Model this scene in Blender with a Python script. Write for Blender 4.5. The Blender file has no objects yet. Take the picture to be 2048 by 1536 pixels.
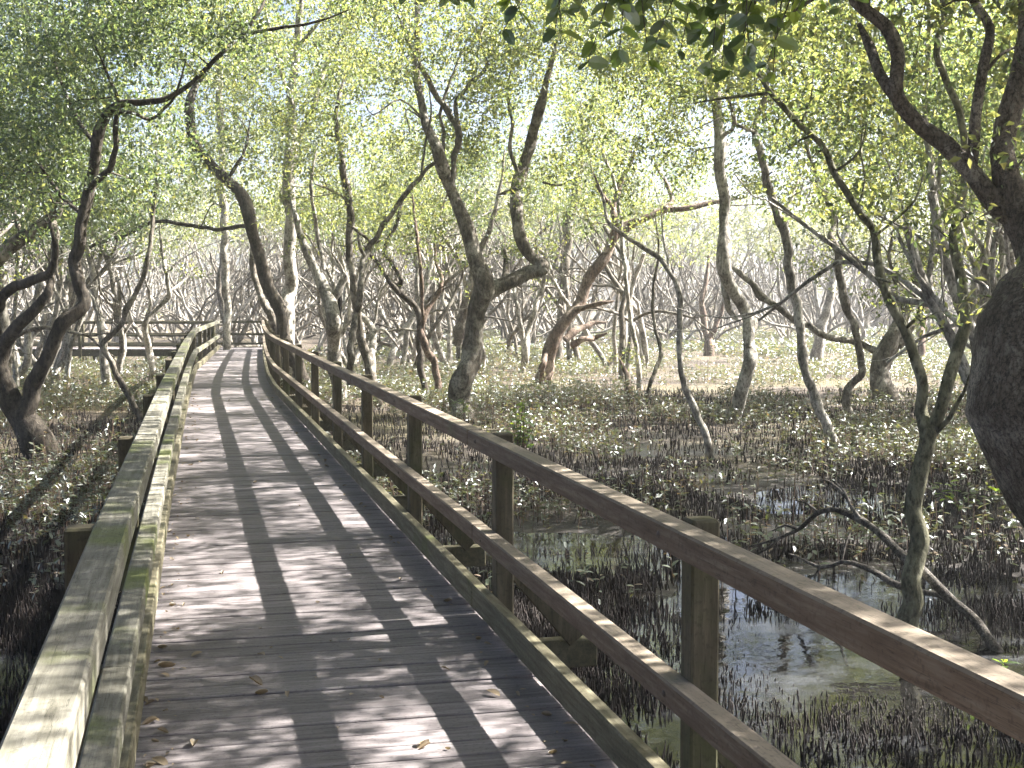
import bpy, math, random
import numpy as np
from mathutils import Vector

random.seed(7)
DK = random.Random(3)
RNG = np.random.default_rng(11)
sc = bpy.context.scene
COL = sc.collection
R = math.radians

# ------------------------------------------------------------------ camera
F, EYE = 2700.0, 1.7
PITCH = math.atan(176 / F)
YAW = math.atan(646 / F * math.cos(PITCH))
FW = np.array([math.sin(YAW) * math.cos(PITCH), math.cos(YAW) * math.cos(PITCH), -math.sin(PITCH)])
RT = np.array([math.cos(YAW), -math.sin(YAW), 0.0])
UP = np.cross(RT, FW)
CAM = np.array([0, 0, EYE])
MUD = -0.80


def pt(x, y, depth):                       # survey point: bearing as measured, distance along the view axis
    return CAM + (FW + RT * (x - 1024) / F + UP * (768 - y) / F) * depth


def gdepth(y, z=MUD):
    d = FW + UP * (768 - y) / F
    return (z - EYE) / d[2]


cam = bpy.data.cameras.new('camera')
cam.sensor_width = 36
cam.lens = 36 * F / 2048
cam.clip_start = 0.05
cam.clip_end = 1000
co = bpy.data.objects.new('camera', cam)
COL.objects.link(co)
co.location = CAM
co.rotation_euler = (R(90) - PITCH, 0, -YAW)
sc.camera = co

# ------------------------------------------------------------------ light
SUN_AZ, SUN_EL = R(85), R(42.9)              # azimuth measured from +Y towards +X
wd = bpy.data.worlds.new('World')
sc.world = wd
wd.use_nodes = True
nt = wd.node_tree
nt.nodes.clear()
out = nt.nodes.new('ShaderNodeOutputWorld')
bg = nt.nodes.new('ShaderNodeBackground')
sky = nt.nodes.new('ShaderNodeTexSky')
sky.sky_type = 'NISHITA'
sky.sun_disc = False
sky.sun_elevation = SUN_EL
sky.sun_rotation = SUN_AZ
sky.air_density = 0.5
sky.dust_density = 3.0
bg.inputs[1].default_value = 0.05
nt.links.new(sky.outputs[0], bg.inputs[0])
nt.links.new(bg.outputs[0], out.inputs[0])
sl = bpy.data.lights.new('sun', 'SUN')
sl.energy = 5.0
sl.angle = R(0.53)
sl.color = (1.0, 0.955, 0.89)
so = bpy.data.objects.new('sun', sl)
COL.objects.link(so)
sd = Vector((math.sin(SUN_AZ) * math.cos(SUN_EL), math.cos(SUN_AZ) * math.cos(SUN_EL), math.sin(SUN_EL)))
so.rotation_euler = sd.to_track_quat('Z', 'Y').to_euler()
so.location = (30, 10, 30)
sc.view_settings.view_transform = 'Standard'
sc.view_settings.look = 'None'
sc.view_settings.gamma = 1
sc.view_settings.exposure = 2.95

cy = sc.cycles
cy.max_bounces = 7
cy.diffuse_bounces = 3
cy.glossy_bounces = 3
cy.transmission_bounces = 5
cy.transparent_max_bounces = 4
cy.volume_bounces = 1
cy.use_denoising = True
cy.use_adaptive_sampling = True
cy.adaptive_threshold = 0.02
cy.sample_clamp_indirect = 6
cy.caustics_reflective = False
cy.caustics_refractive = False

# ------------------------------------------------------------------ materials
def mat(name):
    m = bpy.data.materials.new(name)
    m.use_nodes = True
    t = m.node_tree
    t.nodes.clear()
    o = t.nodes.new('ShaderNodeOutputMaterial')
    return m, t, o


def node(t, typ, **kw):
    n = t.nodes.new(typ)
    for k, v in kw.items():
        if k.startswith('i_'):
            n.inputs[k[2:].replace('_', ' ')].default_value = v
        else:
            setattr(n, k, v)
    return n


def ramp(t, src, stops, interp='LINEAR'):
    r = t.nodes.new('ShaderNodeValToRGB')
    r.color_ramp.interpolation = interp
    e = r.color_ramp.elements
    while len(e) < len(stops):
        e.new(0.5)
    for k, (p, c) in enumerate(stops):
        e[k].position = p
        e[k].color = (c if len(c) == 4 else tuple(c) + (1,)) if not isinstance(c, (int, float)) else (c, c, c, 1)
    t.links.new(src, r.inputs[0])
    return r


def noise(t, scale, detail=4, rough=0.55, vec=None, dist=0.0):
    n = node(t, 'ShaderNodeTexNoise', i_Scale=scale, i_Detail=detail, i_Roughness=rough, i_Distortion=dist)
    if vec is not None:
        t.links.new(vec, n.inputs['Vector'])
    return n


def mapping(t, scale, coord='Object'):
    tc = t.nodes.new('ShaderNodeTexCoord')
    mp = t.nodes.new('ShaderNodeMapping')
    mp.inputs['Scale'].default_value = scale
    t.links.new(tc.outputs[coord], mp.inputs['Vector'])
    return mp.outputs[0]


def geo_pos(t, scale=(1, 1, 1)):
    g = t.nodes.new('ShaderNodeNewGeometry')
    mp = t.nodes.new('ShaderNodeMapping')
    mp.inputs['Scale'].default_value = scale
    t.links.new(g.outputs['Position'], mp.inputs['Vector'])
    return mp.outputs[0]


def mixc(t, fac, a, b, blend='MIX'):
    m = t.nodes.new('ShaderNodeMix')
    m.data_type = 'RGBA'
    m.blend_type = blend
    for sock, v in ((0, fac), (6, a), (7, b)):
        if hasattr(v, 'is_output'):
            t.links.new(v, m.inputs[sock])
        else:
            m.inputs[sock].default_value = v if isinstance(v, (int, float)) else tuple(v) + (1,)
    return m.outputs[2]


def bump(t, h, strength, dist=0.02):
    b = node(t, 'ShaderNodeBump', i_Strength=strength, i_Distance=dist)
    t.links.new(h, b.inputs['Height'])
    return b.outputs[0]


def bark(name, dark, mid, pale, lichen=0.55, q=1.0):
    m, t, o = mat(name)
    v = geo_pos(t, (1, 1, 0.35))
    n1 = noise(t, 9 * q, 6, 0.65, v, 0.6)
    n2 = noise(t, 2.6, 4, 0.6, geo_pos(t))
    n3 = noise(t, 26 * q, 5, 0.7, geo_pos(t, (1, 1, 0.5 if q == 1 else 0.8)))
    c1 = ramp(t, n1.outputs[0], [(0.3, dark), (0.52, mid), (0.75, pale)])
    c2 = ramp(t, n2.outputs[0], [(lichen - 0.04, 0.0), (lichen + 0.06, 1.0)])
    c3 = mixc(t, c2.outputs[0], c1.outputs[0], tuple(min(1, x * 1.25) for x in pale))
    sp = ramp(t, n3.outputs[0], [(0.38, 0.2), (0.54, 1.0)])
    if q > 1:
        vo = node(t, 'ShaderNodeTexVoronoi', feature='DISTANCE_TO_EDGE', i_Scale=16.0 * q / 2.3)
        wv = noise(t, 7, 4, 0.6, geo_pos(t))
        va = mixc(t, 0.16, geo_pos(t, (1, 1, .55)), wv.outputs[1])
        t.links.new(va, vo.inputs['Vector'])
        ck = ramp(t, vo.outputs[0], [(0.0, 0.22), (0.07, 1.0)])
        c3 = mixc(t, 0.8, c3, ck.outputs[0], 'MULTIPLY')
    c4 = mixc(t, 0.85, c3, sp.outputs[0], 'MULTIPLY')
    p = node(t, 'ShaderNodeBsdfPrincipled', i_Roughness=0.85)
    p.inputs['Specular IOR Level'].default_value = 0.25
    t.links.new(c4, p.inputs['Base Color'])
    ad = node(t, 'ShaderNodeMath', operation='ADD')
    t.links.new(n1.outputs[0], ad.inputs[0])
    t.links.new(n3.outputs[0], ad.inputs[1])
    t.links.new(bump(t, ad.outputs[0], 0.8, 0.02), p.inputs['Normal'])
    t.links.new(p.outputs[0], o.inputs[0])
    return m


def leafmat(name, stops, trans, tw=0.5, gloss=0.10, rough=0.42):
    m, t, o = mat(name)
    g = t.nodes.new('ShaderNodeNewGeometry')
    c = ramp(t, g.outputs['Random Per Island'], stops)
    d = node(t, 'ShaderNodeBsdfDiffuse')
    tr = node(t, 'ShaderNodeBsdfTranslucent')
    t.links.new(c.outputs[0], d.inputs[0])
    c2 = mixc(t, 1.0, c.outputs[0], trans, 'MULTIPLY')
    t.links.new(c2, tr.inputs[0])
    mx = node(t, 'ShaderNodeMixShader')
    mx.inputs[0].default_value = tw
    t.links.new(d.outputs[0], mx.inputs[1])
    t.links.new(tr.outputs[0], mx.inputs[2])
    gl = node(t, 'ShaderNodeBsdfGlossy', i_Roughness=rough)
    gl.inputs[0].default_value = (0.9, 0.95, 1.0, 1)
    mg = node(t, 'ShaderNodeMixShader')
    mg.inputs[0].default_value = gloss
    t.links.new(mx.outputs[0], mg.inputs[1])
    t.links.new(gl.outputs[0], mg.inputs[2])
    t.links.new(mg.outputs[0], o.inputs[0])
    return m


def timber(name, tones, moss=0.5, mosscol=(0.10, 0.13, 0.03), along=(14, 1.1, 14), rough=0.8, top=None):
    m, t, o = mat(name)
    v = geo_pos(t, along)
    n1 = noise(t, 3.0, 6, 0.65, v, 0.3)
    n2 = noise(t, 1.7, 5, 0.6, geo_pos(t))
    n3 = noise(t, 55, 3, 0.6, geo_pos(t))
    g = t.nodes.new('ShaderNodeNewGeometry')
    c1 = ramp(t, n1.outputs[0], [(0.28, tones[0]), (0.5, tones[1]), (0.74, tones[2])])
    ri = ramp(t, g.outputs['Random Per Island'], [(0.0, 0.72), (1.0, 1.0)])
    c2 = mixc(t, 1.0, c1.outputs[0], ri.outputs[0], 'MULTIPLY')
    if top:                                   # sunlit paleness painted on upper faces, along with weather bleaching
        sx = t.nodes.new('ShaderNodeSeparateXYZ')
        t.links.new(g.outputs['Normal'], sx.inputs[0])
        tz = ramp(t, sx.outputs[2], [(0.55, 0.0), (0.9, 0.8)])
        tn = mixc(t, n1.outputs[0], tuple(x * .6 for x in top), tuple(x * 1.35 for x in top))
        c2 = mixc(t, tz.outputs[0], c2, tn)
    mf = ramp(t, n2.outputs[0], [(moss, 0.0), (moss + 0.16, 0.85)])
    c3 = mixc(t, mf.outputs[0], c2, mosscol)
    sp = ramp(t, n3.outputs[0], [(0.32, 0.55), (0.46, 1.0)])
    n4 = noise(t, 4.0, 3, 0.5, geo_pos(t, tuple(a_ * 1.5 if a_ > 2 else a_ * .45 for a_ in along)), 0.2)
    cr_ = ramp(t, n4.outputs[0], [(0.492, 1.0), (0.5, 0.25), (0.508, 1.0)])
    c3 = mixc(t, 0.85, c3, cr_.outputs[0], 'MULTIPLY')
    c4 = mixc(t, 0.7, c3, sp.outputs[0], 'MULTIPLY')
    p = node(t, 'ShaderNodeBsdfPrincipled', i_Roughness=rough)
    p.inputs['Specular IOR Level'].default_value = 0.3
    t.links.new(c4, p.inputs['Base Color'])
    t.links.new(bump(t, n1.outputs[0], 0.35, 0.006), p.inputs['Normal'])
    t.links.new(p.outputs[0], o.inputs[0])
    return m


def plain(name, col, rough=0.7, spec=0.3, var=0.4, scale=20):
    m, t, o = mat(name)
    n1 = noise(t, scale, 4, 0.6, geo_pos(t))
    c = ramp(t, n1.outputs[0], [(0.3, tuple(x * (1 - var) for x in col)), (0.7, tuple(x * (1 + var) for x in col))])
    p = node(t, 'ShaderNodeBsdfPrincipled', i_Roughness=rough)
    p.inputs['Specular IOR Level'].default_value = spec
    t.links.new(c.outputs[0], p.inputs['Base Color'])
    t.links.new(p.outputs[0], o.inputs[0])
    return m


M = {}
M['bark'] = bark('bark_grey', (0.05, 0.042, 0.034), (0.145, 0.125, 0.10), (0.27, 0.25, 0.215))
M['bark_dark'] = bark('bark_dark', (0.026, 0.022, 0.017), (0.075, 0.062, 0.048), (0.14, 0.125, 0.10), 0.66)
M['bark_pale'] = bark('bark_pale', (0.09, 0.08, 0.068), (0.25, 0.23, 0.20), (0.40, 0.375, 0.335), 0.50)
M['bark_red'] = bark('bark_red', (0.055, 0.038, 0.028), (0.165, 0.118, 0.09), (0.29, 0.235, 0.19), 0.58)
M['bark_big'] = bark('bark_big', (0.06, 0.046, 0.034), (0.165, 0.135, 0.105), (0.30, 0.265, 0.22), 0.58, 2.3)
M['bark_green'] = bark('bark_green', (0.05, 0.05, 0.03), (0.15, 0.145, 0.095), (0.26, 0.25, 0.18), 0.58)
LEAF = [(0.0, (0.036, 0.054, 0.028)), (0.35, (0.076, 0.099, 0.045)), (0.7, (0.128, 0.148, 0.064)), (0.93, (0.185, 0.195, 0.085)), (1.0, (0.26, 0.24, 0.11))]
M['leaf'] = leafmat('leaf_olive', LEAF, (2.6, 2.5, 1.4), 0.58, 0.06, 0.5)
M['leaf_far'] = leafmat('leaf_silvery_lit', [(0, (0.055, 0.070, 0.042)), (0.4, (0.105, 0.122, 0.068)), (0.75, (0.165, 0.178, 0.10)), (1, (0.25, 0.24, 0.14))], (2.3, 2.2, 1.6), 0.52, 0.10)  # bright far glow put into the colour; leaf undersides are silvery too
M['leaf_dark'] = leafmat('leaf_deep_green', [(0, (0.032, 0.053, 0.032)), (0.5, (0.068, 0.096, 0.052)), (0.9, (0.12, 0.15, 0.075)), (1, (0.20, 0.205, 0.10))], (2.6, 2.5, 1.4), 0.56, 0.06, 0.5)
M['leaf_shade'] = leafmat('leaf_shade_dark', [(0, (0.018, 0.032, 0.014)), (0.5, (0.036, 0.058, 0.022)), (1, (0.07, 0.085, 0.03))], (1.5, 1.5, 0.9), 0.35, 0.07)  # darkened, less translucent leaf copy so the added crowns deepen the shade
M['leaf_near'] = leafmat('leaf_fresh', [(0, (0.040, 0.070, 0.018)), (0.6, (0.085, 0.13, 0.028)), (1, (0.16, 0.20, 0.04))], (2.5, 2.5, 1.1), 0.6, 0.09, 0.32)
M['leaf_low'] = leafmat('leaf_seedling', [(0, (0.05, 0.068, 0.028)), (0.5, (0.085, 0.098, 0.045)), (0.85, (0.14, 0.14, 0.07)), (1, (0.20, 0.13, 0.08))], (1.7, 1.7, 0.8), 0.4, 0.15, 0.45)
M['stem'] = plain('seedling_stem', (0.10, 0.065, 0.045))
M['root'] = plain('breather_root', (0.020, 0.0145, 0.0125), 0.75, 0.35, 0.5, 40)
M['rail'] = timber('rail_timber', [(0.083, 0.055, 0.036), (0.16, 0.114, 0.078), (0.26, 0.207, 0.155)], 0.62, (0.11, 0.115, 0.05), top=(0.31, 0.263, 0.205))
M['rail_mossy'] = timber('rail_timber_mossy', [(0.105, 0.098, 0.073), (0.195, 0.186, 0.148), (0.315, 0.302, 0.255)], 0.52, (0.14, 0.165, 0.045))
M['rail_green'] = timber('kick_rail_timber', [(0.075, 0.066, 0.04), (0.15, 0.135, 0.085), (0.25, 0.23, 0.16)], 0.58, (0.09, 0.105, 0.03))
M['post'] = timber('post_timber', [(0.05, 0.041, 0.025), (0.095, 0.08, 0.05), (0.17, 0.145, 0.095)], 0.52, (0.055, 0.065, 0.02), (9, 9, 1.0))
M['deck'] = timber('deck_timber', [(0.14, 0.123, 0.125), (0.235, 0.21, 0.213), (0.35, 0.32, 0.32)], 0.70, (0.10, 0.12, 0.035), (1.0, 12, 12), 0.7)
M['beam'] = timber('beam_timber', [(0.05, 0.045, 0.03), (0.10, 0.09, 0.055), (0.16, 0.145, 0.09)], 0.55, (0.06, 0.07, 0.025), (8, 1, 8))
M['hollow'] = plain('hollow_shade', (0.012, 0.009, 0.007), 0.95, 0.1)
M['dead'] = bark('dead_wood', (0.045, 0.038, 0.033), (0.12, 0.105, 0.092), (0.23, 0.21, 0.19), 0.56, 2.0)
M['leaf_dry'] = leafmat('leaf_dry', [(0, (0.10, 0.05, 0.025)), (0.4, (0.22, 0.15, 0.08)), (0.75, (0.35, 0.30, 0.22)), (1, (0.45, 0.36, 0.10))], (1.2, 1.1, 0.8), 0.2, 0.06)
M['bolt'] = plain('bolt_steel', (0.09, 0.065, 0.05), 0.6, 0.5)


def mud_material():
    m, t, o = mat('mud')
    gp = geo_pos(t)
    n1 = noise(t, 0.5, 5, 0.6, gp)
    n2 = noise(t, 14, 6, 0.7, gp)
    n3 = noise(t, 45, 4, 0.7, gp)
    c1 = ramp(t, n2.outputs[0], [(0.3, (0.010, 0.008, 0.007)), (0.55, (0.026, 0.020, 0.017)), (0.75, (0.060, 0.046, 0.036))])
    lit = ramp(t, n3.outputs[0], [(0.50, 0.0), (0.60, 1.0)])      # dry leaf litter
    wet = ramp(t, n1.outputs[0], [(0.40, 1.0), (0.60, 0.0)])
    # litter lies on the drier, higher ground away from the pools
    sep = t.nodes.new('ShaderNodeSeparateXYZ')
    g = t.nodes.new('ShaderNodeNewGeometry')
    t.links.new(g.outputs['Position'], sep.inputs[0])
    hz = node(t, 'ShaderNodeMapRange')
    hz.inputs['From Min'].default_value = MUD + 0.02
    hz.inputs['From Max'].default_value = MUD + 0.12
    t.links.new(sep.outputs[2], hz.inputs['Value'])
    ml = node(t, 'ShaderNodeMath', operation='MULTIPLY')
    t.links.new(lit.outputs[0], ml.inputs[0])
    t.links.new(hz.outputs[0], ml.inputs[1])
    c2 = mixc(t, ml.outputs[0], c1.outputs[0], (0.23, 0.175, 0.12))
    gr = noise(t, 0.22, 4, 0.6, gp)
    gm = ramp(t, gr.outputs[0], [(0.45, 0.0), (0.62, 0.6)])
    gm2 = node(t, 'ShaderNodeMath', operation='MULTIPLY')
    t.links.new(gm.outputs[0], gm2.inputs[0])
    t.links.new(hz.outputs[0], gm2.inputs[1])
    c3 = mixc(t, gm2.outputs[0], c2, (0.17, 0.15, 0.075))
    p = node(t, 'ShaderNodeBsdfPrincipled')
    p.inputs['Specular IOR Level'].default_value = 0.5
    rr = node(t, 'ShaderNodeMapRange')
    rr.inputs['To Min'].default_value = 0.85
    rr.inputs['To Max'].default_value = 0.2
    mw = node(t, 'ShaderNodeMath', operation='SUBTRACT', use_clamp=True)
    t.links.new(wet.outputs[0], mw.inputs[0])
    t.links.new(hz.outputs[0], mw.inputs[1])
    t.links.new(mw.outputs[0], rr.inputs['Value'])
    t.links.new(rr.outputs[0], p.inputs['Roughness'])
    t.links.new(c3, p.inputs['Base Color'])
    ad = node(t, 'ShaderNodeMath', operation='ADD')
    t.links.new(n2.outputs[0], ad.inputs[0])
    t.links.new(n3.outputs[0], ad.inputs[1])
    t.links.new(bump(t, ad.outputs[0], 0.7, 0.03), p.inputs['Normal'])
    t.links.new(p.outputs[0], o.inputs[0])
    return m


def water_material():
    m, t, o = mat('water')
    gp = geo_pos(t)
    n1 = noise(t, 6, 3, 0.5, gp)
    n2 = noise(t, 1.3, 5, 0.65, gp)
    n3 = noise(t, 38, 4, 0.7, gp)
    film = ramp(t, n2.outputs[0], [(0.47, 0.0), (0.60, 1.0)])       # silt skin on parts of the pool, tinted blue grey to imitate sky reflection
    fs = ramp(t, n3.outputs[0], [(0.38, 0.25), (0.58, 1.0)])
    fm = node(t, 'ShaderNodeMath', operation='MULTIPLY')
    t.links.new(film.outputs[0], fm.inputs[0])
    t.links.new(fs.outputs[0], fm.inputs[1])
    c = mixc(t, fm.outputs[0], (0.009, 0.0085, 0.008), (0.045, 0.047, 0.054))
    p = node(t, 'ShaderNodeBsdfPrincipled')
    p.inputs['IOR'].default_value = 1.33
    p.inputs['Specular IOR Level'].default_value = 0.6
    t.links.new(c, p.inputs['Base Color'])
    rr = node(t, 'ShaderNodeMapRange')
    rr.inputs['To Min'].default_value = 0.03
    rr.inputs['To Max'].default_value = 0.2
    t.links.new(fm.outputs[0], rr.inputs['Value'])
    t.links.new(rr.outputs[0], p.inputs['Roughness'])
    t.links.new(bump(t, n1.outputs[0], 0.12, 0.02), p.inputs['Normal'])
    t.links.new(p.outputs[0], o.inputs[0])
    return m


M['mud'] = mud_material()
M['water'] = water_material()

# ------------------------------------------------------------------ mesh helpers
class MB:
    def __init__(self):
        self.v, self.f, self.n, self.mi = [], [], 0, []

    def add(self, v, f, mi=0):
        v = np.asarray(v, dtype=np.float32)
        f = np.asarray(f, dtype=np.int32)
        if len(v) == 0 or len(f) == 0:
            return
        self.v.append(v)
        self.f.append(f + self.n)
        self.mi.append(np.full(len(f), mi, np.int32))
        self.n += len(v)

    def mesh(self, name, mats, origin=(0, 0, 0), smooth=True):
        me = bpy.data.meshes.new(name)
        if self.n:
            v = np.concatenate(self.v) - np.asarray(origin, np.float32)
            loops = np.concatenate([f.ravel() for f in self.f])
            tot = np.concatenate([np.full(len(f), f.shape[1], np.int32) for f in self.f])
            start = np.concatenate([[0], np.cumsum(tot)[:-1]]).astype(np.int32)
            me.vertices.add(len(v))
            me.vertices.foreach_set('co', v.ravel())
            me.loops.add(len(loops))
            me.loops.foreach_set('vertex_index', loops.astype(np.int32))
            me.polygons.add(len(tot))
            me.polygons.foreach_set('loop_start', start)
            me.polygons.foreach_set('loop_total', tot)
            me.polygons.foreach_set('material_index', np.concatenate(self.mi))
            me.polygons.foreach_set('use_smooth', np.full(len(tot), smooth))
            me.update(calc_edges=True)
            me.validate()
        for m in (mats if isinstance(mats, (list, tuple)) else [mats]):
            me.materials.append(m)
        return me

    def obj(self, name, mats, parent=None, origin=(0, 0, 0), smooth=True):
        o = bpy.data.objects.new(name, self.mesh(name, mats, origin, smooth))
        COL.objects.link(o)
        if parent is not None:
            o.parent = parent
        else:
            o.location = origin
        return o


def tag(o, label=None, cat=None, group=None, kind=None):
    for k, v in (('label', label), ('category', cat), ('group', group), ('kind', kind)):
        if v:
            o[k] = v
    return o


def thing(name, loc, label, cat, group=None):
    e = bpy.data.objects.new(name, None)
    e.empty_display_size = 0.2
    COL.objects.link(e)
    e.location = tuple(float(x) for x in loc)
    return tag(e, label, cat, group)


def smooth_path(p, r, step):
    """Catmull-Rom through control points, resampled about every `step` metres."""
    p = np.asarray(p, float)
    r = np.asarray(r, float)
    if len(p) == 2:
        k = max(2, int(np.linalg.norm(p[1] - p[0]) / step) + 1)
        t = np.linspace(0, 1, k)[:, None]
        return p[0] * (1 - t) + p[1] * t, r[0] * (1 - t[:, 0]) + r[1] * t[:, 0]
    q = np.vstack([2 * p[0] - p[1], p, 2 * p[-1] - p[-2]])
    P, Q = [], []
    for i in range(len(p) - 1):
        k = max(1, int(np.linalg.norm(p[i + 1] - p[i]) / step))
        for j in range(k):
            t = j / k
            a, b, c, d = q[i], q[i + 1], q[i + 2], q[i + 3]
            P.append(0.5 * (2 * b + (c - a) * t + (2 * a - 5 * b + 4 * c - d) * t * t + (3 * b - a - 3 * c + d) * t ** 3))
            Q.append(r[i] * (1 - t) + r[i + 1] * t)
    P.append(p[-1])
    Q.append(r[-1])
    return np.array(P), np.array(Q)


def tube(mb, P, Rr, sides=8, knob=0.0, rng=RNG, mi=0, cap=True):
    n = len(P)
    T = np.gradient(P, axis=0)
    T /= np.linalg.norm(T, axis=1)[:, None] + 1e-9
    u = np.cross(T[0], [0.31, 0.95, 0.1])
    if np.linalg.norm(u) < 0.1:
        u = np.cross(T[0], [1, 0, 0])
    U = []
    for i in range(n):
        u = u - T[i] * (u @ T[i])
        u = u / (np.linalg.norm(u) + 1e-9)
        U.append(u)
    U = np.array(U)
    V = np.cross(T, U)
    a = np.linspace(0, 2 * math.pi, sides, endpoint=False)
    rad = np.repeat(np.asarray(Rr)[:, None], sides, 1)
    if knob > 0:
        nz = rng.normal(0, 1, (n, sides))
        k = np.array([0.25, 0.5, 0.25])
        for _ in range(2):
            nz = (np.roll(nz, 1, 1) + 2 * nz + np.roll(nz, -1, 1)) / 4
            z = np.vstack([nz[:1], nz, nz[-1:]])
            nz = (z[:-2] + 2 * z[1:-1] + z[2:]) / 4
        ln = np.convolve(np.pad(rng.normal(0, 1, n), 1, mode='edge'), k, 'valid')
        rad = rad * (1 + knob * 1.6 * nz + knob * 0.8 * ln[:, None])
    v = P[:, None, :] + rad[:, :, None] * (np.cos(a)[None, :, None] * U[:, None, :] + np.sin(a)[None, :, None] * V[:, None, :])
    v = v.reshape(-1, 3)
    i = np.arange(n - 1)[:, None] * sides
    j = np.arange(sides)[None, :]
    j2 = (j + 1) % sides
    f = np.stack([i + j, i + j2, i + sides + j2, i + sides + j], -1).reshape(-1, 4)
    mb.add(v, f, mi)
    if cap:
        e = P[-1] + T[-1] * Rr[-1] * 0.6
        base = mb.n
        vv = np.vstack([v[-sides:], e])
        ff = np.array([[k, (k + 1) % sides, sides] for k in range(sides)])
        mb.add(vv, ff, mi)


# leaf templates: x along the leaf, y across, z off the blade
T4 = (np.array([[0, 0, 0], [.45, .5, .07], [1, 0, -.06], [.45, -.5, .07]]), np.array([[0, 1, 2, 3]]))
_st = [(0, 0), (.08, .22), (.26, .44), (.52, .5), (.78, .38), (.94, .17), (1, 0)]
_v, _f = [], []
for _t, _w in _st:
    _b = -0.22 * _t * _t
    _v += [[_t, _w, _b + .10 * _w], [_t, 0, _b], [_t, -_w, _b + .10 * _w]]
for _i in range(len(_st) - 1):
    _a = 3 * _i
    _f += [[_a, _a + 3, _a + 4, _a + 1], [_a + 1, _a + 4, _a + 5, _a + 2]]
T18 = (np.array(_v, float), np.array(_f))


def unit(v):
    return v / (np.linalg.norm(v, axis=-1, keepdims=True) + 1e-9)


def leaves(mb, base, direc, normal, L, W, tpl=T4, mi=0):
    """one small blade per row"""
    tv, tf = tpl
    d = unit(direc)
    w = unit(np.cross(normal, d))
    n = np.cross(d, w)
    N = len(base)
    v = (base[:, None, :] + tv[None, :, 0, None] * (d * L[:, None])[:, None, :]
         + tv[None, :, 1, None] * (w * W[:, None])[:, None, :]
         + tv[None, :, 2, None] * (n * L[:, None])[:, None, :])
    f = tf[None] + (np.arange(N) * len(tv))[:, None, None]
    mb.add(v.reshape(-1, 3), f.reshape(-1, tf.shape[1]), mi)


def leaf_clumps(mb, centers, rad, per, size, rng=RNG, tpl=T4, flat=0.75, mi=0, aspect=0.46):
    """leaf sprays: each clump is a handful of short shoots carrying whorls of leaves"""
    C = np.asarray(centers, float)
    N = len(C)
    if N == 0:
        return
    rad = np.broadcast_to(np.asarray(rad, float), (N,))
    sh = max(3, per // 13)
    sc_ = rng.normal(0, 0.46, (N, sh, 3))
    sc_[..., 2] *= flat
    pos = C[:, None, :] + sc_ * rad[:, None, None]
    k = per // sh
    pos = np.repeat(pos[:, :, None, :], k, 2)
    pos = pos + rng.normal(0, 1, pos.shape) * size * 1.0
    outw = np.repeat((sc_ * rad[:, None, None])[:, :, None, :], k, 2)
    d = unit(outw) * 0.5 + rng.normal(0, 0.8, pos.shape) + np.array([0, 0, -0.12])
    nrm = rng.normal(0, 0.75, pos.shape) + np.array([0.15, 0, 1.0])
    pos, d, nrm = pos.reshape(-1, 3), d.reshape(-1, 3), nrm.reshape(-1, 3)
    L = size * rng.uniform(0.55, 1.35, len(pos))
    leaves(mb, pos, d, nrm, L, L * aspect * rng.uniform(0.8, 1.2, len(pos)), tpl, mi)


def box(mb, a, b, w, h, up=(0, 0, 1), bevel=0.006, mi=0, off=0.0):
    """bevelled bar from a to b, w across, h along up (octagonal section)"""
    a, b = np.asarray(a, float), np.asarray(b, float)
    d = unit(b - a)
    up = np.asarray(up, float)
    s = unit(np.cross(d, up))
    u = np.cross(s, d)
    c = bevel
    W, H = w / 2, h / 2
    sec = [(-W + c, -H), (W - c, -H), (W, -H + c), (W, H - c), (W - c, H), (-W + c, H), (-W, H - c), (-W, -H + c)]
    rings = []
    for p, k in ((a, 0), (a + d * c, 1), (b - d * c, 1), (b, 0)):
        q = 1.0 if k else 1.0 - c / max(W, H)
        rings += [p + s * x * q + u * y * q for x, y in sec]
    f = []
    for i in range(3):
        for j in range(8):
            f.append([i * 8 + j, i * 8 + (j + 1) % 8, i * 8 + 8 + (j + 1) % 8, i * 8 + 8 + j])
    for o_, rev in ((0, True), (24, False)):
        for tri in ((0, 1, 2, 3), (0, 3, 4, 7), (4, 5, 6, 7)):
            q = [o_ + t_ for t_ in tri]
            f.append(q[::-1] if rev else q)
    mb.add(rings, f, mi)


def vnoise(x, y, seed=0):
    """value noise, numpy"""
    rs = np.random.default_rng(seed)
    g = rs.random((256, 256))
    xi, yi = np.floor(x).astype(int), np.floor(y).astype(int)
    fx, fy = x - xi, y - yi
    fx, fy = fx * fx * (3 - 2 * fx), fy * fy * (3 - 2 * fy)
    a, b = g[xi % 256, yi % 256], g[(xi + 1) % 256, yi % 256]
    c, d = g[xi % 256, (yi + 1) % 256], g[(xi + 1) % 256, (yi + 1) % 256]
    return (a * (1 - fx) + b * fx) * (1 - fy) + (c * (1 - fx) + d * fx) * fy


def fbm(x, y, seed=0, oct=4):
    s, a, t = 0, 1.0, 0
    for k in range(oct):
        s = s + a * vnoise(x * 2 ** k, y * 2 ** k, seed + k)
        t += a
        a *= 0.5
    return s / t


# ------------------------------------------------------------------ ground
POOLS = [(3.4, 7.4, 2.3, 2.6), (3.4, 12.6, 1.7, 1.2), (8.2, 15.2, 1.9, 1.2), (4.9, 8.6, 1.5, 1.3), (-1.4, 9.2, 0.9, 1.2), (6.1, 10.3, 1.2, 0.8), (-2.4, 12.5, 0.8, 0.9)]


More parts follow.
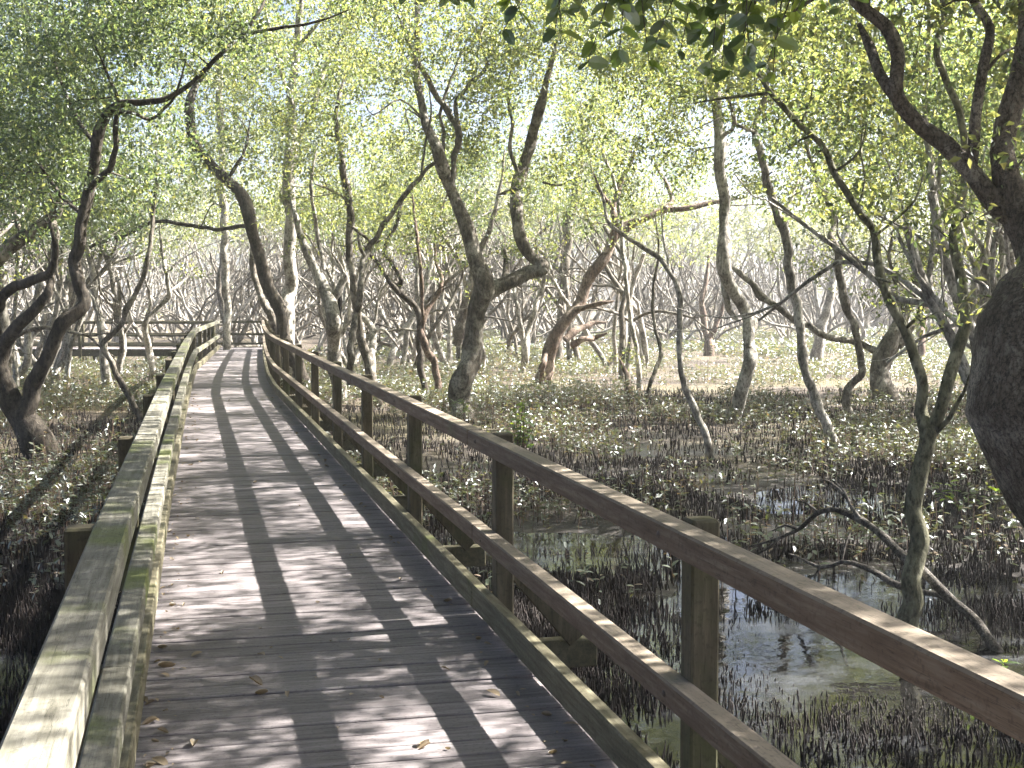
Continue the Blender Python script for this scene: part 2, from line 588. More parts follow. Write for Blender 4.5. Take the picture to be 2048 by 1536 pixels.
def ground_h(x, y):
    h = 0.10 * (fbm(x * 0.45, y * 0.45, 3) - 0.42) + 0.05 * (fbm(x * 1.9, y * 1.9, 9) - 0.5)
    dist = np.hypot(x - 2, y - 5)
    h = h + 0.10 * np.clip((dist - 8) / 12, 0, 1)
    for (px, py, rx, ry) in POOLS:
        h = h - 0.115 * np.exp(-(((x - px) / rx) ** 2 + ((y - py) / ry) ** 2) ** 1.5)
    return MUD + h


def axis(lo, hi, step, far, grow=1.16):
    a = list(np.arange(lo, hi, step))
    s = step
    while a[-1] < far:
        s *= grow
        a.append(a[-1] + s)
    s = step
    b = [lo]
    while b[0] > -far:
        s *= grow
        b.insert(0, b[0] - s)
    return np.array(b[:-1] + a)


gx, gy = axis(-7, 15, 0.12, 190), axis(3, 34, 0.14, 190)
X, Y = np.meshgrid(gx, gy)
Z = ground_h(X, Y)
n0, n1 = X.shape
idx = np.arange(n0 * n1).reshape(n0, n1)
mb = MB()
mb.add(np.stack([X, Y, Z], -1).reshape(-1, 3), np.stack([idx[:-1, :-1], idx[:-1, 1:], idx[1:, 1:], idx[1:, :-1]], -1).reshape(-1, 4))
tag(mb.obj('mud_ground', M['mud']), kind='structure')
mb = MB()
mb.add([[-12, 1, MUD - .012], [16, 1, MUD - .012], [16, 32, MUD - .012], [-12, 32, MUD - .012]], [[0, 1, 2, 3]])
tag(mb.obj('water', M['water']), kind='structure')

# ------------------------------------------------------------------ boardwalk
LE = np.array([(-.24, -3), (-.22, 5), (-.17, 11), (-.07, 19), (-.02, 22.5), (.06, 27), (.15, 31.5), (.42, 36), (.98, 46.3)])
RE = np.array([(1.49, -3), (1.49, 6), (1.47, 12), (1.45, 24), (1.56, 28.5), (1.93, 36.5), (2.46, 47.0)])


def lx(y):
    return np.interp(y, LE[:, 1], LE[:, 0])


def rx(y):
    return np.interp(y, RE[:, 1], RE[:, 0])


def dz(y):
    return -0.10 * np.clip((y - 26) / 20, 0, 1)


walk = thing('boardwalk', (0.6, 0, 0), 'weathered grey timber plank boardwalk with dappled light running into the mangroves', 'boardwalk')
O = np.array(walk.location)
mb = MB()
y = -2.6
k = 0
while y < 46.4:
    w = 0.148 + DK.uniform(-.004, .004)
    zz = dz(y) - 0.019 + DK.uniform(-.003, .002)
    a = (lx(y) - 0.06 + DK.uniform(-.012, .012), y + w / 2 + 0.004, zz)
    b = (rx(y) + 0.05 + DK.uniform(-.015, .015), y + w / 2 - 0.004, zz + DK.uniform(-.002, .002))
    box(mb, a, b, w, 0.038, bevel=0.004)
    y += w + DK.uniform(.010, .016) + (0.014 if k % 24 == 9 else 0)
    k += 1
mb.obj('deck', M['deck'], walk, O, smooth=False)
RPOST = [1.35, 4.0, 6.78, 9.55, 12.15, 14.65] + [17.25 + 2.6 * i for i in range(12)]
LPOST = [1.55, 4.44, 7.33, 10.43, 13.25] + [16.1 + 2.75 * i for i in range(11)]
for yb in [p for p in RPOST if p < 46]:
    m2 = MB()
    z_ = dz(yb) - 0.038 - 0.10 - 0.075
    box(m2, (lx(yb) - 0.55, yb + 0.12, z_), (rx(yb) + 0.62, yb + 0.12, z_), 0.10, 0.15)
    m2.obj('bearer', M['beam'], walk, O, smooth=False)
    for sx in (lx(yb) + 0.1, rx(yb) - 0.1):
        m2 = MB()
        P, q = smooth_path([(sx, yb + 0.12, MUD - 0.5), (sx, yb + 0.12, z_ - 0.077)], [0.085, 0.08], 0.3)
        tube(m2, P, q, 12, 0.02)
        m2.obj('pile', M['beam'], walk, O)
for fx in (0.08, 0.92):
    m2 = MB()
    ys = [-2.6, 12, 24, 30, 38, 46.3]
    for y0, y1 in zip(ys[:-1], ys[1:]):
        q0, q1 = lx(y0) + fx * (rx(y0) - lx(y0)), lx(y1) + fx * (rx(y1) - lx(y1))
        box(m2, (q0, y0, dz(y0) - 0.09), (q1, y1 - .004, dz(y1) - 0.09), 0.06, 0.098)
    m2.obj('joist', M['beam'], walk, O, smooth=False)


def rail_run(parent, O, xf0, posts, z0f, heights, size, names, mats, joints, shift):
    """rails of one railing: xf(y) is the centre line; pieces butt at the joints"""
    for (h, (w, t), nm, mt, sh) in zip(heights, size, names, mats, shift):
        xf = lambda yy, sh=sh: xf0(yy) + sh
        for (y0, y1) in zip(joints[:-1], joints[1:]):
            m2 = MB()
            seg = [y0] + [v for v in (12, 19, 24, 28.5, 31.5, 36.2, 41) if y0 + 1 < v < y1 - 1] + [y1]
            for s0, s1 in zip(seg[:-1], seg[1:]):
                g = 0.006
                box(m2, (xf(s0), s0 + (g if s0 == y0 else -.01), z0f(s0) + h - t / 2 + random.uniform(-.003, .003)),
                    (xf(s1), s1 - (g if s1 == y1 else -.01), z0f(s1) + h - t / 2), w, t, bevel=0.007)
            m2.obj(nm, mt, parent, O, smooth=False)


# right-hand railing
rr = thing('timber_railing', (1.45, 1, 0), 'brown timber railing with three rails between the planks and the pneumatophore pool', 'railing', 'railings of the boardwalk')
O = np.array(rr.location)
cr = lambda yy: rx(yy) - 0.015
rail_run(rr, O, cr, RPOST, dz, [0.99, 0.48, 0.16], [(0.09, 0.085), (0.08, 0.085), (0.065, 0.13)],
         ['top_rail', 'middle_rail', 'kick_rail'], [M['rail'], M['rail'], M['rail_green']],
         [-2.2, 1.4, 7.0, 12.2, 17.3, 22.5, 27.65, 32.9, 38.0, 46.6], (0, 0.02, 0.01))
for yp in RPOST:
    m2 = MB()
    x = cr(yp) + 0.0475 + 0.05
    box(m2, (x, yp, MUD - 0.4), (x, yp, dz(yp) + 0.99 + random.uniform(-.01, .012)), 0.095, 0.10, up=(0, 1, 0), bevel=0.008)
    m2.obj('post', M['post'], rr, O, smooth=False)
    if 3 < yp < 15:
        for hz_, xo in ((.95, cr(yp) - .045), (.435, cr(yp) + .02 - .04)):
            yb_ = yp + random.uniform(-.012, .012)
            m2 = MB()
            tube(m2, np.array([(xo + .004, yb_, dz(yp) + hz_), (xo - .003, yb_, dz(yp) + hz_), (xo - .007, yb_, dz(yp) + hz_)]), [.012, .012, .006], 8)
            m2.obj('bolt', M['bolt'], rr, O)
    if yp < 30:
        m2 = MB()
        box(m2, (x + 0.052, yp + 0.075, dz(yp) + 0.30), (x + 0.42, yp + 0.075, dz(yp) - 0.135), 0.045, 0.10, up=(0.7, 0, 0.7), bevel=0.005)
        br = m2.obj('brace', M['post'], rr, O, smooth=False)
        if yp < 13:
            for f_ in (.14, .30):
                m2 = MB()
                bx_, bz_ = x + .052 + .37 * f_, dz(yp) + .30 - .435 * f_
                tube(m2, np.array([(bx_, yp + .054, bz_), (bx_, yp + .047, bz_), (bx_, yp + .043, bz_)]), [.014, .014, .008], 8)
                m2.obj('bolt', M['bolt'], br, O)
# left-hand railing
lr = thing('timber_railing', (-.25, 1, 0), 'pale green stained timber railing lit by sun, at the near left of the planks', 'railing', 'railings of the boardwalk')
O = np.array(lr.location)
cl = lambda yy: lx(yy) - 0.025
rail_run(lr, O, cl, LPOST, dz, [0.99, 0.51, 0.17], [(0.106, 0.09), (0.09, 0.09), (0.065, 0.13)],
         ['top_rail', 'middle_rail', 'kick_rail'], [M['rail_mossy'], M['rail_mossy'], M['rail_green']],
         [-2.2, 1.6, 4.46, 10.45, 16.1, 21.6, 27.1, 32.6, 38.1, 46.0], (0, 0, 0))
for yp in LPOST:
    m2 = MB()
    x = cl(yp) - 0.051 - 0.048
    box(m2, (x, yp, MUD - 0.4), (x, yp, dz(yp) + 0.965 + random.uniform(-.012, .012)), 0.095, 0.10, up=(0, 1, 0), bevel=0.008)
    m2.obj('post', M['post'], lr, O, smooth=False)
    if yp < 30:
        m2 = MB()
        box(m2, (x - 0.05, yp + 0.075, dz(yp) + 0.30), (x - 0.38, yp + 0.075, dz(yp) - 0.135), 0.045, 0.10, up=(-0.7, 0, 0.7), bevel=0.005)
        m2.obj('brace', M['post'], lr, O, smooth=False)

# far cross walk turning left
A0, A1 = np.array([2.62, 46.55]), np.array([-12.0, 50.6])
dv = (A1 - A0) / np.linalg.norm(A1 - A0)
nv = np.array([-dv[1], dv[0]])
if nv[1] < 0:
    nv = -nv
ZF = -0.10
fwk = thing('boardwalk', (A0[0], A0[1], ZF), 'far cross boardwalk on dark piles beyond the end of the planks', 'boardwalk')
O = np.array(fwk.location)
Ltot = np.linalg.norm(A1 - A0)
mb = MB()
s = 0.0
while s < Ltot:
    p = A0 + dv * (s + .07)
    q = p + nv * 1.55
    box(mb, (p[0], p[1], ZF - .019), (q[0], q[1], ZF - .019), 0.146, 0.038, bevel=0.004)
    s += 0.158
mb.obj('deck', M['deck'], fwk, O, smooth=False)
for off in (0.06, 1.49):
    m2 = MB()
    p, q = A0 + nv * off, A1 + nv * off
    box(m2, (p[0], p[1], ZF - .038 - .11), (q[0], q[1], ZF - .038 - .11), 0.08, 0.22)
    m2.obj('joist', M['beam'], fwk, O, smooth=False)
    for j in range(6):
        m2 = MB()
        r_ = A0 + dv * (1.9 + 2.3 * j) + nv * off
        P, q_ = smooth_path([(r_[0], r_[1], MUD - .4), (r_[0], r_[1], ZF - .262)], [0.10, 0.095], 0.3)
        tube(m2, P, q_, 10)
        m2.obj('pile', M['beam'], fwk, O)
for off, start, nm in ((1.6, 0.0, 'low timber railing at the far side of the cross boardwalk'), (-.06, 1.75, 'low timber railing at the near side of the cross boardwalk')):
    b0 = A0 + nv * off + dv * start
    fr = thing('timber_railing', (b0[0], b0[1], ZF), nm, 'railing', 'railings of the boardwalk')
    O = np.array(fr.location)
    e = A1 + nv * off
    for h, nme in ((0.93, 'top_rail'), (0.50, 'middle_rail'), (0.17, 'kick_rail')):
        m2 = MB()
        box(m2, (b0[0], b0[1], ZF + h - .04), (e[0], e[1], ZF + h - .04), 0.08, 0.08)
        m2.obj(nme, M['beam'], fr, O, smooth=False)
    kk = 0
    while start + kk * 2.3 < Ltot:
        r_ = b0 + dv * (0.1 + kk * 2.3) + nv * (0.09 if off > 0 else -.09)
        m2 = MB()
        box(m2, (r_[0], r_[1], MUD - .3), (r_[0], r_[1], ZF + .94), 0.095, 0.095, up=(dv[0], dv[1], 0))
        m2.obj('post', M['beam'], fr, O, smooth=False)
        kk += 1

# fallen leaves on the planks
protos = []
for q in range(4):
    mb = MB()
    tv = T18[0].copy()
    tv[:, 2] = 0.16 * np.sin(tv[:, 0] * 3 + q) * (0.4 + q * .25) + np.abs(tv[:, 1]) * (0.15 + .2 * q) + 0.03
    leaves(mb, np.zeros((1, 3)), np.array([[1., 0, 0]]), np.array([[0, 0, 1.]]), np.array([1.0]), np.array([0.44]), (tv, T18[1]))
    protos.append(mb.mesh('fallen_leaf', [M['leaf_dry']]))
spots = [(405, 1307, .06), (530, 1316, .05), (500, 1366, .075), (537, 1387, .05), (1000, 1396, .07), (840, 1497, .07), (862, 1494, .06), (315, 1335, .07), (322, 1350, .05),
         (295, 1413, .08), (316, 1445, .06), (385, 1497, .06), (305, 1520, .08), (575, 1388, .04), (905, 1206, .06), (1045, 1318, .10), (1125, 1452, .06), (880, 1340, .04), (675, 1463, .04), (800, 1162, .04)]
GL = 'fallen leaves on the planks'
n = 0
for (px, py, L) in spots:
    d = gdepth(py, 0)
    p = pt(px, py, d)
    o = bpy.data.objects.new('fallen_leaf', protos[n % 4])
    COL.objects.link(o)
    o.location = (p[0], p[1], 0.006)
    o.rotation_euler = (random.uniform(-.15, .15), random.uniform(-.15, .15), random.uniform(0, 6.28))
    o.scale = (L * 1.15,) * 3
    tag(o, 'small dry leaf lying on the grey planks of the boardwalk', 'leaf', GL)
    n += 1
for k in range(262):
    yy = 4.2 + 20 * random.random() ** 1.6
    side = random.random()
    xx = lx(yy) + 0.03 + abs(random.gauss(0, .075)) if side < .52 else (rx(yy) - 0.10 - abs(random.gauss(0, .075)) if side < .85 else random.uniform(0, 1.3))
    o = bpy.data.objects.new('fallen_leaf', protos[k % 4])
    COL.objects.link(o)
    o.location = (xx, yy, 0.006 + dz(yy))
    o.rotation_euler = (random.uniform(-.2, .2), random.uniform(-.2, .2), random.uniform(0, 6.28))
    o.scale = (random.uniform(.012, .05),) * 3
    tag(o, 'small dry leaf lying on the grey planks of the boardwalk', 'leaf', GL)

# ------------------------------------------------------------------ the trees one can tell apart
def rnd_wander(n, rng, amp):
    w = rng.normal(0, 1, n)
    w = np.cumsum(w)
    w -= np.linspace(w[0], w[0], n)
    return amp * w / max(1, math.sqrt(n))


def parse(s):
    return [tuple(float(q) for q in p.split(',')) for p in s.split()]


class Tree:
    """stems: survey polylines 'x,y,width ...'; first one starts at the ground."""

    def __init__(self, label, stems, depth=None, barkm='bark', seed=1, group=None, drift=0.0, wander=0.5, sides=10, knob=0.10, name='mangrove_tree', autotip=True, fat=.9):
        self.rng = np.random.default_rng(seed)
        rng = self.rng
        self.S = []
        self.nW, self.WP, self.WR = 0, [], []
        self.ends = []
        self.autotip = autotip
        self.wood = MB()
        self.crown = MB()
        first = None
        for k, s in enumerate(stems):
            c = parse(s)
            if k == 0:
                D0 = depth if depth else gdepth(c[0][1])
                d = D0 + rnd_wander(len(c), rng, wander) + drift * np.linspace(0, 1, len(c))
                d[0] = D0
            else:
                allp = np.vstack([q[0] for q in self.S])
                alld = np.concatenate([q[2] for q in self.S])
                x, y = c[0][0], c[0][1]
                px = self.px(allp)
                j = int(np.argmin((px[:, 0] - x) ** 2 + (px[:, 1] - y) ** 2))
                d = alld[j] + rnd_wander(len(c), rng, wander) + rng.normal(0, wander * 1.2) * np.linspace(0, 1, len(c))
                d[0] = alld[j]
            P = np.array([pt(q[0], q[1], dd) for q, dd in zip(c, d)])
            r = np.array([q[2] / F * dd / 2 for q, dd in zip(c, d)]) * (fat if c[0][2] < 200 else 1)
            r[-1] *= .55
            self.ends.append((P[-1], d[-1]))
            if k == 0:                      # run the butt into the mud with a flare
                g = P[0].copy()
                if P[0][2] < MUD + 0.6:
                    zt = ground_h(P[0][0], P[0][1])
                    P[0][2] = max(P[0][2], zt)
                    P = np.vstack([[P[0][0], P[0][1], zt - 0.25], P])
                    r = np.concatenate([[r[0] * 1.35], r])
                    r[1] *= 1.12
                    d = np.concatenate([[d[0]], d])
                first = P[0].copy()
                first[2] = ground_h(first[0], first[1])
            step = max(0.06, min(0.25, r.mean() * 1.1))
            PP, RR = smooth_path(P, r, step)
            if len(PP) > 4:                 # small crooks
                j = rng.normal(0, 1, PP.shape)
                for _ in range(3):
                    z = np.vstack([j[:1], j, j[-1:]])
                    j = (z[:-2] + 2 * z[1:-1] + z[2:]) / 4
                PP = PP + j * (RR * 0.45)[:, None] * np.clip(np.arange(len(PP)) / 4, 0, 1)[:, None]
            dd = np.interp(np.linspace(0, 1, len(PP)), np.linspace(0, 1, len(d)), d)
            kn = np.zeros(len(PP))
            for _ in range(1 + len(PP) // 12):
                kn += rng.uniform(.05, .22) * np.exp(-((np.arange(len(PP)) - rng.uniform(0, len(PP))) / rng.uniform(.8, 2.2)) ** 2)
            kn = kn * (RR < .3) * knob * 8
            RR = RR * (1 + kn) / (1 + kn.mean())
            tube(self.wood, PP, RR, sides if RR.max() > 0.05 else 7, knob, rng)
            self.S.append((PP, RR, dd))
        self.base = first
        self.barkm = barkm
        self.root = thing(name, first, label, 'tree', group)

    def px(self, P):
        q = P - CAM
        z = q @ FW
        return np.stack([1024 + F * (q @ RT) / z, 768 - F * (q @ UP) / z], -1)

    def twig_to(self, c, start=None, r0=None):
        """a thin crooked twig from the nearest wood to a clump centre"""
        rng = self.rng
        while self.nW < len(self.S):        # gather the wood added since last time
            P, Rr, _ = self.S[self.nW]
            self.WP.append(P)
            self.WR.append(Rr)
            self.nW += 1
        if len(self.WP) > 24:
            self.WP, self.WR = [np.concatenate(self.WP)], [np.concatenate(self.WR)]
        best = None
        for P, Rr in zip(self.WP, self.WR):
            dd = np.linalg.norm(P - c, axis=1) + np.where(P[:, 2] > c[2] + 0.2, 1.5, 0) + np.where(P[:, 2] < 0.8, 2.0, 0)
            j = int(np.argmin(dd))
            if best is None or dd[j] < best[0]:
                best = (dd[j], P[j], Rr[j])
        a, r = best[1], min(best[2] * 0.55, 0.012 + 0.006 * best[0])
        L = np.linalg.norm(c - a)
        if L < 0.15:
            return
        m1 = a + (c - a) * 0.35 + rng.normal(0, 0.10 * L, 3) + np.array([0, 0, 0.06 * L])
        m2_ = a + (c - a) * 0.7 + rng.normal(0, 0.09 * L, 3) + np.array([0, 0, 0.05 * L])
        P, q = smooth_path([a, m1, m2_, c], [r, r * .8, r * .55, r * .25], max(0.15, L / 9))
        tube(self.wood, P, q, 5, 0.05, rng)
        self.S.append((P[2:], q[2:], np.zeros(len(P) - 2)))

    def region(self, x0, y0, x1, y1, d0, d1, n, rad=0.5, per=70, size=0.075, twigs=True, tpl=T4, aspect=.46):
        rng = self.rng
        if d0 > 15:
            n, size, per = int(n * 1.6), size * 1.18, int(per * 1.15)
        g = 5 if d0 > 15 else 3
        G = np.array([pt(rng.uniform(x0, x1), rng.uniform(y0, y1), rng.uniform(d0, d1)) for _ in range(max(1, n // g))])
        C = np.repeat(G, g, 0) + rng.normal(0, 1, (len(G) * g, 3)) * np.array([.85, .85, .5]) * rad
        self.clumps(C, rad, per, size, twigs, tpl, aspect)

    def world(self, lo, hi, n, rad=0.6, per=80, size=0.075, twigs=True):
        G = self.rng.uniform(lo, hi, (n // 5, 3))
        C = np.repeat(G, 5, 0) + self.rng.normal(0, 1, (len(G) * 5, 3)) * np.array([.9, .9, .5]) * rad
        self.clumps(C, rad, per, size, twigs)

    def clumps(self, C, rad=0.5, per=70, size=0.075, twigs=True, tpl=T4, aspect=.46):
        if twigs:
            base = np.vstack([q[0][::3] for q in self.S])
            order = np.argsort([np.min(np.linalg.norm(base - c, axis=1)) for c in C])
            for c in C[order]:
                self.twig_to(c)
        leaf_clumps(self.crown, C, rad * self.rng.uniform(0.7, 1.3, len(C)), per, size, self.rng, tpl, aspect=aspect)

    def tips(self, per=60, size=0.07, rad=0.4, every=0.8, zmin=2.2):
        """sprays along the thinner, higher wood"""
        rng = self.rng
        C = []
        for (P, Rr, _) in list(self.S):
            acc = 0
            for i in range(1, len(P)):
                acc += np.linalg.norm(P[i] - P[i - 1])
                if acc > every and P[i][2] > zmin and Rr[i] < 0.09:
                    acc = 0
                    C.append(P[i] + rng.normal(0, 0.35, 3) + np.array([0, 0, 0.2]))
            if P[-1][2] > zmin:
                C.append(P[-1])
        if C:
            self.clumps(np.array(C), rad, per, size)

    def finish(self, leaf='leaf', extra=None):
        o = np.array(self.base)
        if leaf and self.autotip:
            C = []
            for e, dd in self.ends:
                if e[2] > 2.7:
                    C += [e + self.rng.normal(0, .02 * dd, 3) + np.array([0, 0, .012 * dd]) for _ in range(4)]
            if C:
                dm = self.ends[0][1]
                self.clumps(np.array(C), .016 * dm + .1, 80, .05 + .0013 * dm)
        self.wood.obj('trunk', M[self.barkm], self.root, o)
        if self.crown.n:
            self.crown.obj('crown', M[leaf], self.root, o, smooth=False)
        return self.root


def tree(label, stems, leaf='leaf', regions=(), tips=None, world=(), **kw):
    t = Tree(label, stems, **kw)
    for r_ in regions:
        if isinstance(r_, dict):
            t.region(**r_)
        else:
            t.region(*r_)
    for w in world:
        t.world(*w)
    if tips:
        t.tips(**tips)
    return t.finish(leaf)


# T1 dark S-curved tree on the left
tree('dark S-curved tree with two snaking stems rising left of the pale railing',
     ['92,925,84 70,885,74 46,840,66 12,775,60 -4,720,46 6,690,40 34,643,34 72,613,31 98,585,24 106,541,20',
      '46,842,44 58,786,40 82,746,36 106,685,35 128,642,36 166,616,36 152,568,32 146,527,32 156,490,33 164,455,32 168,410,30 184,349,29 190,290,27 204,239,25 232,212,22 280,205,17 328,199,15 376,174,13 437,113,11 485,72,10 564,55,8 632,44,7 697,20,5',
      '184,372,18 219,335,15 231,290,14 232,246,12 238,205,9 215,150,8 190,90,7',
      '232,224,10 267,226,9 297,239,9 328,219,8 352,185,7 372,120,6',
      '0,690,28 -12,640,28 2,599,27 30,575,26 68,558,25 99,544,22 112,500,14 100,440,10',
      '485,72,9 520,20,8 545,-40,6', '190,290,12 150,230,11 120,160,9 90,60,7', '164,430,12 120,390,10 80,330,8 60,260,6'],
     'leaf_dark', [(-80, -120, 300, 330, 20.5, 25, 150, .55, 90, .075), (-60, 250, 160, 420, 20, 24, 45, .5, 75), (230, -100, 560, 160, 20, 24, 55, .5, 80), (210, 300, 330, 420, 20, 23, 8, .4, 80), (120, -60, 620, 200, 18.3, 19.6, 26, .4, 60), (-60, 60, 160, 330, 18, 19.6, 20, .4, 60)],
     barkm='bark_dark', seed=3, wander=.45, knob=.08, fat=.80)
# second left tree, leaning grey limb from the edge
tree('thick grey leaning trunk entering at the left edge behind the S-curved tree',
     ['-190,840,70 -120,650,56 -50,556,44 0,512,38 45,478,34 88,446,30 112,425,20 120,380,16 95,300,12 60,220,9',
      '100,435,18 112,470,17 110,520,14 118,560,9', '45,478,12 20,400,10 -20,330,8'],
     'leaf_dark', [(-100, -50, 200, 400, 24, 29, 120, .6, 85, .08)], depth=25, barkm='bark', seed=5, wander=.3)
# T2 dark leaning
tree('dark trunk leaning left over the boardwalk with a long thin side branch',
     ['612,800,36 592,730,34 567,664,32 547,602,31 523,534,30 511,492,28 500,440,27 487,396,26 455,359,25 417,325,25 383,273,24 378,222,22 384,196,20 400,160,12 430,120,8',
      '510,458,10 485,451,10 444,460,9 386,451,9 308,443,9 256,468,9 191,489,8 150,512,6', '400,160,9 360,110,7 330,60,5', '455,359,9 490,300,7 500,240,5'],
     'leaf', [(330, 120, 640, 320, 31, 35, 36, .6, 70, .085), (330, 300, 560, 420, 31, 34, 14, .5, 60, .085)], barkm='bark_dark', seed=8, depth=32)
tree('slim bent trunk leaning against the foot of the dark leaning trunk',
     ['588,790,20 566,700,19 545,635,18 522,596,16 508,545,15 503,490,13 500,430,11 480,380,8'], 'leaf', [(380, 320, 560, 460, 33, 36, 10, .5, 60, .085)], depth=34, barkm='bark', seed=9)
# T3 straight pale
tree('tall straight pale grey trunk standing behind the right railing near the far bend',
     ['602,800,40 588,735,34 578,690,32 577,640,34 576,585,33 581,534,29 581,478,27 583,393,27 581,308,27 582,239,26 584,198,22 590,120,18 600,40,15 610,-60,10',
      '586,305,13 608,260,12 629,205,10 650,140,8 690,60,6', '584,210,10 560,140,9 540,60,7 520,-20,5', '581,420,14 566,400,15 560,392,12', '590,100,9 640,40,7 680,-20,5'],
     'leaf', [(440, -120, 800, 150, 30, 37, 105, .65, 80, .085), (600, 120, 760, 330, 31, 36, 20, .55, 65, .085)], depth=33, barkm='bark_pale', seed=12)
t4 = Tree('pale hollow trunk with a dark split standing behind the right railing',
          ['678,812,34 672,742,32 666,690,31 664,654,32 660,612,30 650,575,26 632,534,22 616,500,20 602,470,17 590,430,13 575,380,10',
           '662,600,20 690,560,16 688,545,14', '648,540,9 636,470,10 628,420,9 622,370,8 632,300,6'], depth=30, barkm='bark_pale', seed=14)
t4.region(560, 250, 700, 440, 29, 32, 14, .5, 60, .08)
t4.finish('leaf')
mh = MB()  # dark sliver standing in for the shade inside the split
P, q = smooth_path([pt(677, 575, 29.6), pt(680, 600, 29.62), pt(679, 628, 29.62), pt(676, 655, 29.6)], [0.01, 0.05, 0.045, 0.01], .05)
tube(mh, P, q, 10, 0.1)
mh.obj('hollow', M['hollow'], t4.root, np.array(t4.base))
# T5 pair
tree('grey trunk left of the two stems rising just behind the right railing',
     ['748,790,24 738,732,22 722,680,20 712,620,18 706,560,17 701,500,17 699,450,18 695,393,17 688,342,15 680,290,11 672,230,9 690,150,7',
      '699,450,8 725,470,7 745,485,7 765,480,5', '696,400,7 660,380,7 630,368,6'],
     'leaf', [(620, 120, 800, 340, 28, 33, 26, .55, 70, .08)], depth=29.5, barkm='bark', seed=17)
tree('long slender diagonal stem reaching up right from behind the railing',
     ['700,770,18 702,691,16 712,630,15 720,570,14 731,515,13 763,458,12 800,400,11 843,352,10 880,310,9 888,270,8 880,225,7 905,150,6 930,90,5',
      '731,515,8 720,490,7 715,460,5', '843,352,6 850,290,5 862,230,5 858,170,4'],
     'leaf', [(820, 60, 1000, 300, 24, 28, 22, .45, 60, .075)], depth=26, barkm='bark', seed=18)
# T6 main centre tree
tree('large forked trunk with an elbowed limb standing just beyond the right railing',
     ['926,846,62 920,800,54 926,760,51 940,722,47 953,664,43 960,620,42 972,584,44 968,560,38 958,530,30 945,500,27 926,444,27 902,380,26 886,335,25 872,294,24 852,256,22 843,205,20 837,154,18 834,103,17 836,40,15 838,-40,12',
      '972,590,36 992,576,33 1022,562,31 1056,546,31 1086,541,30 1074,520,28 1054,498,27 1036,460,27 1032,410,26 1039,352,26 1059,301,24 1073,239,22 1086,191,18 1095,155,13 1110,90,9 1130,30,6',
      '902,372,16 912,290,15 918,263,15 899,226,14 871,188,13 853,154,12 834,123,11 823,99,9 800,40,7 780,-20,5',
      '918,255,11 912,205,11 940,167,11 974,133,9 964,99,8 963,65,7 980,10,5',
      '1012,570,14 1011,530,15 1011,499,13', '1039,352,10 1020,300,9 1024,250,8 1015,190,7 1022,140,5', '1040,375,9 1010,385,8 995,390,6', '1086,365,6 1120,370,6 1160,352,5'],
     'leaf', [(740, -120, 1000, 190, 24, 30, 62, .55, 80, .08), (960, -60, 1180, 170, 24, 30, 40, .55, 80, .08), (860, 390, 990, 520, 26, 28, 9, .35, 50, .075), (780, 180, 1000, 300, 27, 30, 14, .4, 60)],
     barkm='bark', seed=21, wander=.6, knob=.13, sides=14, world=[((5.2, 21, 5.8), (11.5, 33, 9.6), 330, .6, 115, .09), ((-2, 23, 6.8), (5.2, 33, 9.8), 200, .6, 115, .09)])
tree('blue grey stem leaning behind the elbowed tree',
     ['915,690,24 922,637,22 934,590,21 944,545,19 960,510,14 985,440,12 1000,380,9 1010,300,7'], 'leaf', [(940, 200, 1090, 420, 38, 44, 22, .6, 65, .09)], depth=40, barkm='bark', seed=22)
tree('kinked dark stem with a pale upper elbow between the slender stems and the elbowed tree',
     ['850,790,15 842,720,14 838,670,13 838,640,13 828,612,14 806,590,14 797,575,12 803,560,11 796,545,11 780,520,10 770,502,10 776,480,9 790,455,9 800,425,8 805,395,6',
      '797,588,11 778,560,10 756,528,9 740,510,8 722,480,6'], 'leaf', [(720, 330, 860, 480, 30, 34, 16, .5, 60, .08)], depth=32, barkm='bark_dark', seed=24)
tree('curving slim trunk with a rusty lower half left of the elbowed tree',
     ['880,800,18 874,765,18 863,720,17 850,690,17 843,668,15 850,630,11 868,600,10 884,575,10 880,545,8 870,520,7 872,470,6', '846,660,8 843,560,8 836,500,8 830,440,7 825,390,6'],
     'leaf', [(800, 300, 920, 480, 29, 33, 12, .5, 60, .08)], depth=31, barkm='bark_red', seed=25)
tree('pale humped limb arching beside the slender diagonal stem',
     ['742,792,14 745,740,16 742,700,18 748,672,17 740,650,15 728,636,13 720,625,10', '745,662,7 765,660,7 785,680,6 800,700,5'], None, (), depth=34, barkm='bark_pale', seed=26)
# T7 reddish leaning
tree('reddish trunk leaning right with broken side arms, seen beyond the elbowed tree',
     ['1082,778,34 1092,730,30 1098,705,29 1121,650,29 1140,625,28 1158,606,28 1175,565,26 1193,534,25 1213,500,25 1234,468,25 1260,452,22 1288,437,18 1329,420,14 1377,415,11 1440,402,8 1490,396,5',
      '1150,622,13 1175,612,12 1205,608,10 1228,602,7', '1130,680,17 1150,660,15 1180,650,12 1212,645,7', '1145,690,16 1165,678,14 1190,676,11 1214,666,6',
      '1222,490,20 1232,450,17 1228,410,14 1244,359,12 1262,325,9 1280,270,7', '1228,420,10 1200,380,8 1180,330,7', '1329,418,12 1342,405,12 1334,370,9 1310,330,7', '1082,775,16 1086,730,14 1095,700,12'],
     'leaf', [(1110, 120, 1450, 330, 35, 41, 55, .7, 75, .09), (1130, 330, 1330, 480, 38, 42, 14, .6, 60, .09)], barkm='bark_red', seed=28, wander=.6, knob=.12)
tree('blue shadowed trunk standing far behind the reddish leaning trunk',
     ['1115,745,24 1122,640,24 1128,540,23 1138,451,22 1152,386,20 1163,335,17 1170,270,13 1160,200,10'], 'leaf', [(1080, 130, 1250, 330, 44, 50, 24, .7, 65, .10)], depth=46, barkm='bark', seed=29)
